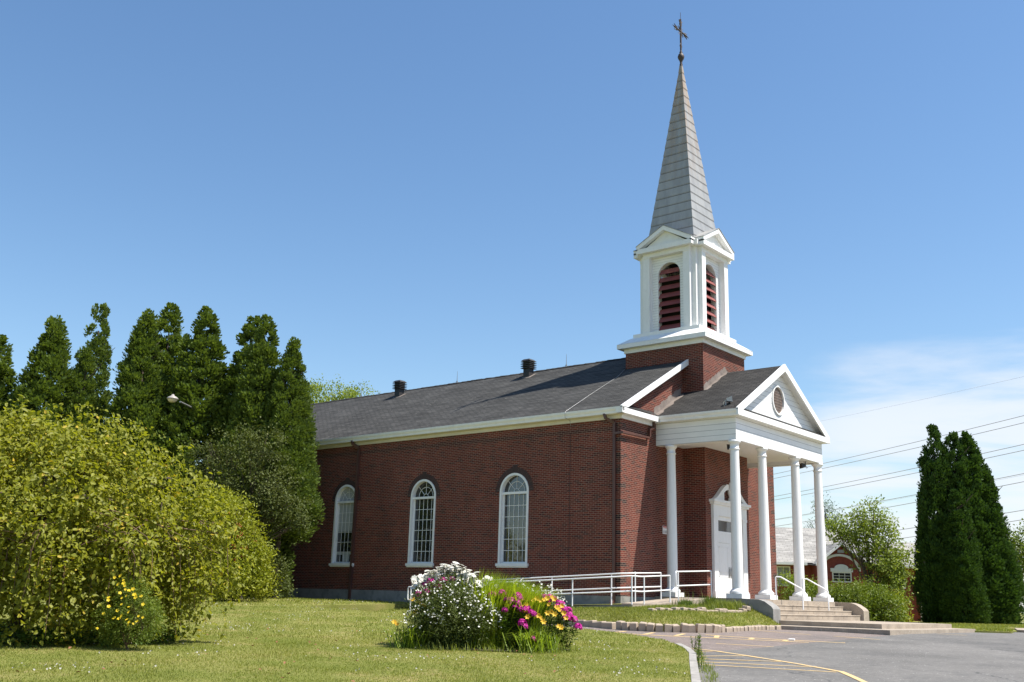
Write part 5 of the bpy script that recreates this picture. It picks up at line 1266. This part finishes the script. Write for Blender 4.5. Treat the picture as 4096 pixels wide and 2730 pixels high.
# phlox
def phlox(s, d, heads, label, seed, H, leafn=700, spread=.3):
    t = empty('phlox_plant', at_bed(s, d), label, 'plant', 'magenta phlox of the flower bed'); g_ = np.random.default_rng(seed)
    tips = np.array([[*rl(a, b), z] for a, b, z in heads]); bases = tips*np.array([.45, .45, 0])
    stems_mesh('stems', t, bases, tips, .006)
    k = g_.integers(0, len(tips), leafn); u = g_.uniform(.15, .95, leafn)[:, None]; P = bases[k]*(1-u)+tips[k]*u+g_.normal(0, .02, (leafn, 3)); a = g_.uniform(0, 6.28, leafn)
    leaves('leaves', P, np.stack([np.cos(a), np.sin(a), g_.uniform(-.1, .5, leafn)], 1), np.stack([0*a, 0*a, 1+0*a], 1)+g_.normal(0, .3, (leafn, 3)), .095, .03, M['phlox_leaf'], t, .15, six=True)
    m = 44; dd = unit(g_.normal(0, 1, (m, 3))); dd[:, 2] = np.abs(dd[:, 2])*1.1; dd = dd*.072
    PP, AA, NN = [], [], []
    for q in range(4):
        ax = unit(dd); uu = unit(np.cross(ax, np.array([.3, .2, 1.0]))); vv = np.cross(ax, uu); a = q*math.pi/2; di = uu*math.cos(a)+vv*math.sin(a)+ax*.1; PP.append(dd); AA.append(di); NN.append(ax)
    hd = leaves('flower_head', np.concatenate(PP), np.concatenate(AA), np.concatenate(NN), .026, .025, M['petal_magenta'], None, .1)
    scatter(hd, t, [tuple(p) for p in tips], [(g_.uniform(-.4, .4), g_.uniform(-.4, .4), 1) for _ in tips], .8, 1.25, random)
    return t
phlox(-1.25, .25, [(-.05, 0, 1.14), (.06, -.05, 1.20), (.15, 0, 1.12), (.10, .05, 1.06), (.22, -.08, 1.08), (-.14, -.08, .96), (-.06, -.1, .92), (.48, 0, 1.26), (.3, .0, 1.22), (-.02, -.12, 1.0)], 'magenta phlox half hidden behind the white aster bush', 61, 1.1)
phlox(.30, -.05, [(-.28, .1, .98), (-.1, .08, 1.02), (.0, 0, .90), (.08, -.02, .88), (.2, .05, .98), (.24, 0, .94), (.2, -.05, .86), (.16, -.08, .78), (.27, -.05, .74), (.34, -.1, .72), (.40, -.05, .76), (.46, -.08, .68), (.52, -.1, .66), (-.04, -.15, .72), (.3, -.2, .50), (.34, -.2, .44), (.5, -.35, .22)], 'magenta phlox at the middle of the bed, left of the golden lilies', 62, 1.0, 1100)
phlox(1.28, .1, [(-.26, .1, .98), (-.16, .05, .96), (-.08, .1, .93), (.02, 0, .88), (.08, .05, .86), (.0, -.05, .78), (.12, -.05, .76), (.2, .0, .74), (.22, -.05, .66), (.16, -.1, .60), (.3, -.1, .58), (.38, -.1, .44), (-.2, .1, .90)], 'magenta phlox at the street end of the bed beyond the golden lilies', 63, .9, 800)
# day lilies
def daylily(s, d, heads, nb_, label, H, spread, seed):
    t = empty('daylily_clump', at_bed(s, d), label, 'plant', 'golden day lilies of the flower bed'); g_ = np.random.default_rng(seed)
    base = np.stack([*[np.array([rl(a, b)[i] for a, b in zip(g_.normal(0, spread*.3, nb_), g_.normal(0, spread*.25, nb_))]) for i in (0, 1)], np.zeros(nb_)], 1)
    blades('leaves', base, H*g_.uniform(.6, 1.1, nb_), .02, M['daylily_leaf'], t, g_.uniform(.2, 1.25, nb_), bend=1.6)
    tips = np.array([[*rl(a, b), z] for a, b, z in heads]); stems_mesh('stems', t, tips*np.array([.3, .3, 0]), tips, .005)
    fp = flower_proto('flower', 6, .062, .036, M['petal_gold'], .55)
    scatter(fp, t, [tuple(p) for p in tips], [(-FX*.9+g_.uniform(-.5, .5), -FY*.9+g_.uniform(-.5, .5), .55) for _ in tips], .8, 1.2, random)
daylily(.85, -.15, [(-.25, .1, .80), (-.18, .05, .84), (-.05, .1, .92), (.02, .1, .96), (.10, .05, .92), (.14, 0, .94), (.22, .1, .97), (.30, .05, .99), (.36, 0, .95), (.02, 0, .68), (.06, -.05, .64), (.1, -.05, .60), (.14, -.1, .54), (.22, -.05, .70), (.30, 0, .72), (.36, -.05, .68), (.40, .05, .80), (.44, 0, .76), (.54, .05, .70), (.58, 0, .62), (-.12, 0, .70), (-.2, 0, .74), (.44, -.15, .46), (.48, -.1, .44), (.26, 0, .86), (-.15, -.1, .62), (.5, .1, .84)], 420, 'clump of golden day lilies with arching leaves at the bed\'s front', .60, .75, 71)
daylily(-1.45, 0, [(-.05, 0, .86), (.05, .05, .84), (.12, 0, .80), (.16, 0, .76), (0, -.05, .66), (.02, 0, .62), (-.38, 0, .44), (-.33, 0, .40)], 260, 'small clump of golden day lilies beyond the aster bush, bent outwards', .62, .6, 72)
# wispy white flowers behind
t = empty('yarrow_plant', at_bed(.95, .7), 'thin stemmed plant with scattered little white flowers behind the golden lilies', 'plant')
n = 60; s_ = gN.uniform(-.55, .6, n); tips = np.array([[*rl(a, gN.uniform(-.2, .2)), 1.22-.42*max(0, a)+gN.uniform(-.22, .06)] for a in s_]); stems_mesh('stems', t, tips*np.array([.6, .6, 0]), tips, .004); rosettes('blossoms', np.repeat(tips, 3, 0)+gN.normal(0, .03, (n*3, 3)), t, .022, M['petal_white'])
blades('leaves', np.repeat(tips*np.array([.6, .6, 0]), 3, 0), gN.uniform(.3, .7, n*3), .012, M['iris_leaf'], t, .35)
# loose weeds at the foot of the bed
n = 1500; a = gN.uniform(0, 6.28, n); rr = np.sqrt(gN.uniform(.3, 1.15, n))*(1+.12*np.sin(a*5)); q = np.array([bed(1.6*r_*math.cos(b_), .85*r_*math.sin(b_)+.15) for r_, b_ in zip(rr, a)])
o = blades('bed_weeds', np.column_stack([q, LZ(q[:, 0], q[:, 1])]), gN.uniform(.04, .26, n)*(.4+.8*gN.uniform(0,1,n)**2), .011, M['tall_grass'], None, .9); tag(o, 'loose grass and weeds round the foot of the flower bed', 'weeds', kind='stuff')

# ---- grass
def in_poly(x, y, poly):
    c = np.zeros(len(x), bool)
    for i in range(len(poly)):
        (x1, y1), (x2, y2) = poly[i], poly[i-1]
        c ^= ((y1 > y) != (y2 > y)) & (x < (x2-x1)*(y-y1)/((y2-y1) if y2 != y1 else 1e-9)+x1)
    return c
def ds(n, d0, d1, s0, s1, p=1.0):
    d = d0+(d1-d0)*gN.uniform(0, 1, n)**p; s = gN.uniform(s0, s1, n)
    return 20.252+FX*d+RX*s, -30.528+FY*d+RY*s, d
Pg, Hg, Wg = [], [], []
for n, d0, d1, k in ((250000, 12.5, 22, .9), (150000, 22, 36, 1.3), (60000, 36, 50, 2.0)):
    x, y, d = ds(n, d0, d1, -.58*d1, .30*d1, 1.2)
    m = in_poly(x, y, lawn_poly) & (y < -.05); x, y, d = x[m], y[m], d[m]
    pat = .75+.25*np.sin(x*2.1+np.sin(y*1.7)*2)*np.sin(y*1.3+x*.7)
    Pg.append(np.column_stack([x, y, LZ(x, y)-.005])); Hg.append(gN.uniform(.025, .062, len(x))*pat*k); Wg.append(np.full(len(x), .0075)*k*1.15)
P = np.concatenate(Pg); o = blades('grass', P, np.concatenate(Hg), np.concatenate(Wg), M['blade'], None, .9); tag(o, 'mown green lawn grass with dry patches in front of the church', 'grass', kind='stuff')
# grass on the banks
n = 26000; u = gN.uniform(0, 1, n); v = gN.uniform(0, len(outer)-1.001, n); j = v.astype(int); f_ = (v-j)[:, None]; O_ = np.array(outer); I_ = np.array(inner)
P = (O_[j]*(1-f_)+O_[j+1]*f_)*(1-u[:, None])+(I_[j]*(1-f_)+I_[j+1]*f_)*u[:, None]; P[:, 2] += .07*np.sin(u*np.pi)-.01
o = blades('bank_grass', P, gN.uniform(.04, .10, n), .014, M['blade'], None, .8); tag(o, 'thin dry grass on the bank between block edging and ramp', 'grass', kind='stuff')
# right-hand grass island
n = 22000; x = gN.uniform(3, 10, n); y = gN.uniform(9.5, 40, n); m = in_poly(x, y, right_lawn)
o = blades('island_grass', np.column_stack([x[m], y[m], T(x[m], y[m])+.055]), gN.uniform(.05, .12, m.sum()), .03, M['blade'], None, .7); tag(o, 'bright grass round the dark cedars beyond the slab', 'grass', kind='stuff')
# long grass and weeds at the portico edge
t = None
n = 6000; u = gN.uniform(0, 1, n); px = 2.6+1.0*u+gN.normal(0, .16, n); py = -2.2+4.0*u+gN.normal(0, .25, n)
hgt = gN.uniform(.08, .30, n)*(.45+.9*np.exp(-((u-.78)/.16)**2)); pz_ = np.array([bank_z(a, b) for a, b in zip(px, py)])-.02
o = blades('portico_weeds', np.column_stack([px, py, pz_]), hgt, .014, M['tall_grass'], None, .45); tag(o, 'unmown grass and weeds along the portico edge', 'weeds', kind='stuff')
for q, (sx, sy, hh_, lab) in enumerate(((3.05, .75, .42, 'bushy green weed on the bank below the second column'), (2.75, -.35, .26, 'low green weed at the foot of the short ramp railing'))):
    t = empty('weed_plant', (sx, sy, bank_z(sx, sy)-.03), lab, 'weed', 'weeds along the portico edge'); n = 260
    c_ = blades('leaves', np.column_stack([gN.normal(0, .10, n), gN.normal(0, .14, n), np.zeros(n)]), hh_*gN.uniform(.5, 1.1, n), .028, M['weed'], t, .6)
    n = 26; bs = np.column_stack([gN.normal(0, .15, n), gN.normal(0, .3, n), np.zeros(n)]); c_ = blades('seed_stalks', bs, gN.uniform(.35, .75, n), .008, M['tall_grass'], t, .25)
# tall weeds growing at the kerb
for (sx, sy, hh_, lab) in ((9.25, -11.05, .45, 'tallest weed growing out of the kerb joint, two stalks'), (8.75, -10.35, .34, 'shorter weed stalk at the bend of the kerb'), (10.0, -12.3, .3, 'leafy low weed along the straight part of the kerb'), (10.9, -13.95, .22, 'flat weed tuft against the kerb nearest the viewer')):
    t = empty('kerb_weed', (sx, sy, float(T(sx, sy))), lab, 'weed', 'weeds growing along the kerb'); n = 70
    tips = np.array([[gN.normal(0, .05), gN.normal(0, .05), hh_*gN.uniform(.75, 1)] for _ in range(3)]); stems_mesh('stems', t, tips*np.array([.3, .3, 0]), tips, .005)
    k = gN.integers(0, 3, n); u = gN.uniform(.1, 1, n)[:, None]; P = tips[k]*np.concatenate([u*.7+.3, u*.7+.3, u], 1); a = gN.uniform(0, 6.28, n)
    leaves('leaves', P, np.stack([np.cos(a)*.8, np.sin(a)*.8, .5+0*a], 1), np.stack([0*a, 0*a, 1+0*a], 1), .07*hh_/.4, .022, M['weed'], t, .2)
n = 900; k = gN.uniform(0, 1, n); kx = np.interp(k, [0, .2, .45, .75, 1], [8.25, 9.05, 10.5, 11.65, 13.2]); ky = np.interp(k, [0, .2, .45, .75, 1], [-10.1, -11.1, -13.45, -15.35, -17.9])
kx = kx+.24+gN.normal(0, .06, n)*1.0; ky = ky+.0+gN.normal(0, .08, n)
m = np.sin(kx*7)+np.sin(ky*5.1) > -.6; kx, ky = kx[m], ky[m]
o = blades('kerb_grass', np.column_stack([kx, ky, T(kx, ky)-.005]), gN.uniform(.03, .12, len(kx)), .01, M['tall_grass'], None, .6); tag(o, 'fringe of grass growing from the gutter along the kerb', 'grass', kind='stuff')
# white clover and yellow hawkweed in the lawn
x, y, d = ds(5200, 14, 44, -18, 6, 1.3); den = np.sin(x*.9+1.3)*np.sin(y*1.1+x*.35)+.6*np.sin(x*2.3-y*1.9); m = in_poly(x, y, lawn_poly) & (y < -.3) & (den > .32); x, y, d = x[m], y[m], d[m]
P = np.column_stack([x, y, LZ(x, y)+gN.uniform(.03, .07, len(x))]); o = rosettes('clover', P, None, .016, M['clover'], 5, cup=.5); tag(o, 'white clover heads scattered over the lawn', 'clover', kind='stuff')
# ground cover in the shade of the weeping tree
n = 9000; a = gN.uniform(0, 6.28, n); r_ = np.sqrt(gN.uniform(0, 1, n)); s_ = r_*3.0*np.cos(a); d_ = r_*2.0*np.sin(a); px = .73+RX*s_+FX*d_; py = -21.16+RY*s_+FY*d_
o = leaves('ground_cover', np.column_stack([px, py, LZ(px, py)+gN.uniform(0, .28, n)*(1-.3*r_)]), np.column_stack([np.cos(a*7), np.sin(a*7), gN.uniform(.1, .9, n)]), gN.normal(0, .4, (n, 3))+np.array([0, 0, 1.0]), gN.uniform(.05, .11, n), gN.uniform(.03, .06, n), M['phlox_leaf'], None, .2); tag(o, 'low dark ground cover in the shade of the weeping tree', 'ground cover', kind='stuff')
# fallen leaves
n = 60; x, y, d = ds(n, 13.5, 24, -8, 1)
P = np.column_stack([x, y, LZ(x, y)+.05]); o = leaves('fallen_leaves', P, gN.normal(0, 1, (n, 3))*np.array([1, 1, .2]), gN.normal(0, .3, (n, 3))+np.array([0, 0, 1.0]), .07, .045, simple('brown_leaf', (0.22, 0.10, 0.04), 0.8), None, .3); tag(o, 'brown leaves fallen on the lawn', 'leaves', kind='stuff')

# ------------------------------------------------------------------ red house beyond
HX, HY = -4.56, 30.78; hz = -1.0
house = empty('brick_house', (HX, HY, hz), 'low red brick house with pale grey roof and a white arched front window', 'house')
def hp(s, d, z): q = rl(s, d); return (q[0], q[1], z)
def hbox(mb, s0, s1, d0, d1, z0, z1):
    a = [hp(s, d, z-hz) for z in (z0, z1) for s, d in ((s0, d0), (s1, d0), (s1, d1), (s0, d1))]
    for q in ((3,2,1,0),(4,5,6,7),(0,1,5,4),(1,2,6,5),(2,3,7,6),(3,0,4,7)): mb.poly([a[i] for i in q])
def hbuild(mb, name, mat, par=None): o = mb.build(name, mat); o.parent = par or house; return o
mb = MB(); hbox(mb, -11, 9.5, 1.0, 9.0, -1.2, 2.3); hbox(mb, -1.5, 1.5, 0.0, .999, -1.2, 2.15)
mb.prism([hp(-1.5, 0, 2.15-hz), hp(1.5, 0, 2.15-hz), hp(0, 0, 3.3-hz)], Vector(hp(0, 6, 0)))
hbuild(mb, 'wall', M['housebrick'])
def hroof(mb, s0, s1, d0, d1, dr, ze, zr_):
    for da in (d0, d1):
        L = math.hypot(dr-da, zr_-ze); pts = [hp(s0, da, ze-hz), hp(s1, da, ze-hz), hp(s1, dr, zr_-hz), hp(s0, dr, zr_-hz)]
        mb.poly(pts, [(s0, 0), (s1, 0), (s1, L), (s0, L)])
        mb.poly([(p[0], p[1], p[2]-.1) for p in pts], [(s0, 0), (s1, 0), (s1, L), (s0, L)])
    for s in (s0, s1): mb.poly([hp(s, d0, ze-hz), hp(s, dr, zr_-hz), hp(s, d1, ze-hz)])
mb = MB(); hroof(mb, -11.5, 2.2, .55, 9.5, 5, 2.30, 4.70); hroof(mb, 2.201, 10, .6, 9.5, 5, 2.30, 3.95)
for s in (-1, 1):
    L = 2.0; pts = [hp(s*1.6, -.3, 2.22-hz), hp(0, -.3, 3.52-hz), hp(0, 4.5, 3.52-hz), hp(s*1.6, 4.5, 2.22-hz)]; mb.poly(pts, [(0, 0), (0, L), (4.8, L), (4.8, 0)]); mb.poly([(p[0], p[1], p[2]-.08) for p in pts])
hbuild(mb, 'roof', M['house_shingle'])
mb = MB()
for s in (-1, 1): mb.prism([hp(s*1.63, -.36, 2.09-hz), hp(0, -.36, 3.40-hz), hp(0, -.36, 3.56-hz), hp(s*1.63, -.36, 2.25-hz)], Vector(hp(0, .055, 0)))
hbox(mb, -11.5, -1.9, .50, .549, 2.16, 2.31); hbox(mb, 1.9, 10, .50, .56, 2.16, 2.31); hbox(mb, 4.95, 5.03, .85, .95, -1.0, 2.15); hbox(mb, -11.4, -1.9, .55, .999, 2.14, 2.158); hbox(mb, 1.9, 9.9, .56, .999, 2.14, 2.158)
hbuild(mb, 'trim', M['white'])
mb = MB(); n = 18
for k in range(n):
    a0, a1 = math.pi*k/n, math.pi*(k+1)/n; q = [hp(-.1+r*math.cos(a)*1.25, -.05, 1.85+r*math.sin(a)-hz) for r, a in ((.86, a0), (1.0, a0), (1.0, a1), (.86, a1))]; mb.prism(q, Vector(hp(0, .06, 0)))
hbuild(mb, 'arch_band', M['white'])
def hwindow(s0, s1, z0, z1, d, header=False, pane='glass_pale', cols=3):
    mb = MB(); f_ = .07
    hbox(mb, s0-f_, s0, d-.06, d, z0-f_, z1+f_); hbox(mb, s1, s1+f_, d-.06, d, z0-f_, z1+f_); hbox(mb, s0, s1, d-.06, d, z1, z1+f_); hbox(mb, s0, s1, d-.06, d, z0-f_, z0)
    for k in range(1, cols): c_ = s0+(s1-s0)*k/cols; hbox(mb, c_-.012, c_+.012, d-.05, d-.02, z0, z1)
    for k in range(1, 3): c_ = z0+(z1-z0)*k/3; hbox(mb, s0, s1, d-.049, d-.021, c_-.012, c_+.012)
    if header:
        hbox(mb, s0-.16, s1+.16, d-.08, d-.001, z1+f_+.001, z1+.28)
        mb.prism([hp(-.02+.42*math.cos(math.pi*k/12), d-.07, z1+.281+.24*math.sin(math.pi*k/12)-hz) for k in range(13)], Vector(hp(0, .06, 0)))
    w = hbuild(mb, 'window', M['white']); mb = MB(); mb.poly([hp(s0, d-.015, z0-hz), hp(s1, d-.015, z0-hz), hp(s1, d-.015, z1-hz), hp(s0, d-.015, z1-hz)]); hbuild(mb, 'pane', M[pane], w)
hwindow(-.52, .5, 1.25, 1.72, 0, True, 'dark', 3); hwindow(-3.6, -2.9, .95, 2.0, 1.0, cols=2); hwindow(-5.0, -4.2, .95, 2.0, 1.0, cols=2); hwindow(-8.0, -6.6, .95, 2.0, 1.0); hwindow(3.3, 4.1, 1.0, 2.0, 1.0, pane='glass', cols=3); hwindow(6.0, 7.4, 1.0, 2.0, 1.0)
mb = MB(); mb.prism([hp(-.2, -.02, 2.92-hz), hp(.2, -.02, 2.92-hz), hp(.2, -.02, 3.1-hz), hp(-.2, -.02, 3.1-hz)], Vector(hp(0, .019, 0))); hbuild(mb, 'gable_vent', M['steel'])
mb = MB(); c0 = Vector(hp(1.7, 1.5, 2.75-hz)); mb.lathe([(.0, 0), (.16, .02), (.22, .08), (.0, .10)], c0, 12); hbox(mb, 4.3, 4.6, 2.4, 2.7, 2.7, 3.35); hbuild(mb, 'roof_fitting', M['white'])

# pale fence at the far right
fx, fy = plan(66, 30.5); t = empty('wire_fence', (fx, fy, -1.02), 'low grey wire fence at the picture edge past the dark cedars', 'fence')
mb = MB()
for k in range(9): q = rl(-2+k*1.0, 0); mb.tube([(q[0], q[1], 0), (q[0], q[1], 1.15)], .035, 5)
for z_ in (.08, 1.12): a, b_ = rl(-2, 0), rl(6, 0); mb.tube([(a[0], a[1], z_), (b_[0], b_[1], z_)], .025, 4)
for k in range(80): a, b_ = rl(-2+k*.1, 0), rl(-2+k*.1+.45, 0); mb.tube([(a[0], a[1], .08), (b_[0], b_[1], 1.12)], .006, 3); mb.tube([(b_[0], b_[1], .08), (a[0], a[1], 1.12)], .006, 3)
o = mb.build('mesh', M['steel']); o.parent = t

# street lamp among the cedars
lx, ly = -17.76, -7.04; lz = gz(lx, ly)
t = empty('street_lamp', (lx, ly, lz), 'pale lamp head on a pole half buried in the dense cedars', 'street lamp')
mb = MB(); pq = rl(.45, 4.2); mb.tube([(pq[0], pq[1], -.1), (pq[0], pq[1], 7.3), (pq[0]*.95, pq[1]*.95, 7.75), (pq[0]*.5, pq[1]*.5, 8.0), (pq[0]*.18, pq[1]*.18, 8.02)], .06, 8, taper=.6); o = mb.build('pole', M['steel']); o.parent = t
mb = MB(); mb.lathe([(.0, .20), (.045, .19), (.075, .13), (.18, .075), (.235, .02), (.235, -.02), (.21, -.03)], (0, 0, 8.0), 18); o = mb.build('hood', simple('pale_enamel', (0.33, 0.30, 0.28), 0.5)); o.parent = t
mb = MB(); mb.lathe([(.205, -.03), (.17, -.10), (.09, -.15), (.0, -.16)], (0, 0, 8.0), 18); o = mb.build('lens', simple('lamp_lens', (0.62, 0.55, 0.45), 0.3)); o.parent = t

# overhead wires (both ends lie outside the picture or behind the church)
def cam_ray(u, v):
    m = cam.matrix_world.to_3x3(); q = m @ Vector(((u-2048)/4100.5, -(v-1365)/4100.5, -1)); return q
def wire(p0, p1, label, r, sag=.25):
    p0, p1 = Vector(p0), Vector(p1); mb = MB(); pts = []
    for k in range(25): u = -0.55+1.9*k/24; p = p0.lerp(p1, u); p.z -= sag*4*(u-.2)*(1-u)*.3; pts.append(p)
    mb.tube(pts, r, 5); return tag(mb.build('power_line', M['wire'], at=tuple(p0)), label, 'power line', 'overhead lines beyond the right end of the church')
WL = [(17.92, 18.41, 'top wire of the upper pair passing behind the cedars'), (17.28, 17.72, 'lower wire of the upper pair passing behind the cedars'), (14.85, 15.63, 'top wire of the middle pair crossing the portico columns'), (14.33, 15.06, 'lower wire of the middle pair crossing the portico columns'), (11.72, 12.83, 'top wire of the third pair, close above the house roof'), (11.62, 12.70, 'thin twin strand just under the top wire of the third pair'), (10.80, 12.05, 'lower wire of the third pair, just above the house roof'), (7.95, 9.36, 'upper wire of the lowest pair at the maple top'), (6.9, 8.47, 'lower wire of the lowest pair at the maple top'), (23.6, 22.3, 'faint single wire high over the portico gable')]
for zl, zr_, lab in WL:
    wire(plan(135, 41.0)+(zl,), plan(100, 50.0)+(zr_,), lab, (.034 if 'faint' not in lab and 'strand' not in lab else .011))

# things across the road that the side windows mirror
for k, (x, y, h_, lab) in enumerate(((-41.5, -33.5, 1.5, 'tall dense tree across the road, mirrored in the middle church window'), (-33.0, -39.0, .85, 'round green tree across the road, mirrored in the window nearest the corner'))):
    tree('garden_tree', (x, y, -1.9), [(0, 0, 5.2*h_, 2.6, 2.6, 2.6*h_), (1, 0, 7.2*h_, 1.8, 1.8, 1.7*h_), (-1, .5, 3.4*h_, 2.4, 2.4, 1.8*h_)], 7000, .3, M['haw'], lab, 'tree', 80+k, H=5, r=.2)
t = empty('sided_house', (-56, -38, -2.0), 'white sided house mirrored in the farthest church window', 'house')
mb = MB(); mb.box(-7, 7, -4, 4, 0, 8.5); o = mb.build('wall', M['siding']); o.parent = t
mb = MB()
for s_ in (-1, 1): mb.poly([(-7.4, s_*4.5, 8.4), (7.4, s_*4.5, 8.4), (7.4, 0, 10.8), (-7.4, 0, 10.8)])
o = mb.build('roof', M['shingle']); o.parent = t
for xx in (-4, 0, 4):
    mb = MB(); mb.box(xx-.6, xx+.6, 4.0, 4.03, 1.2, 2.8); o = mb.build('window', M['glass']); o.parent = t
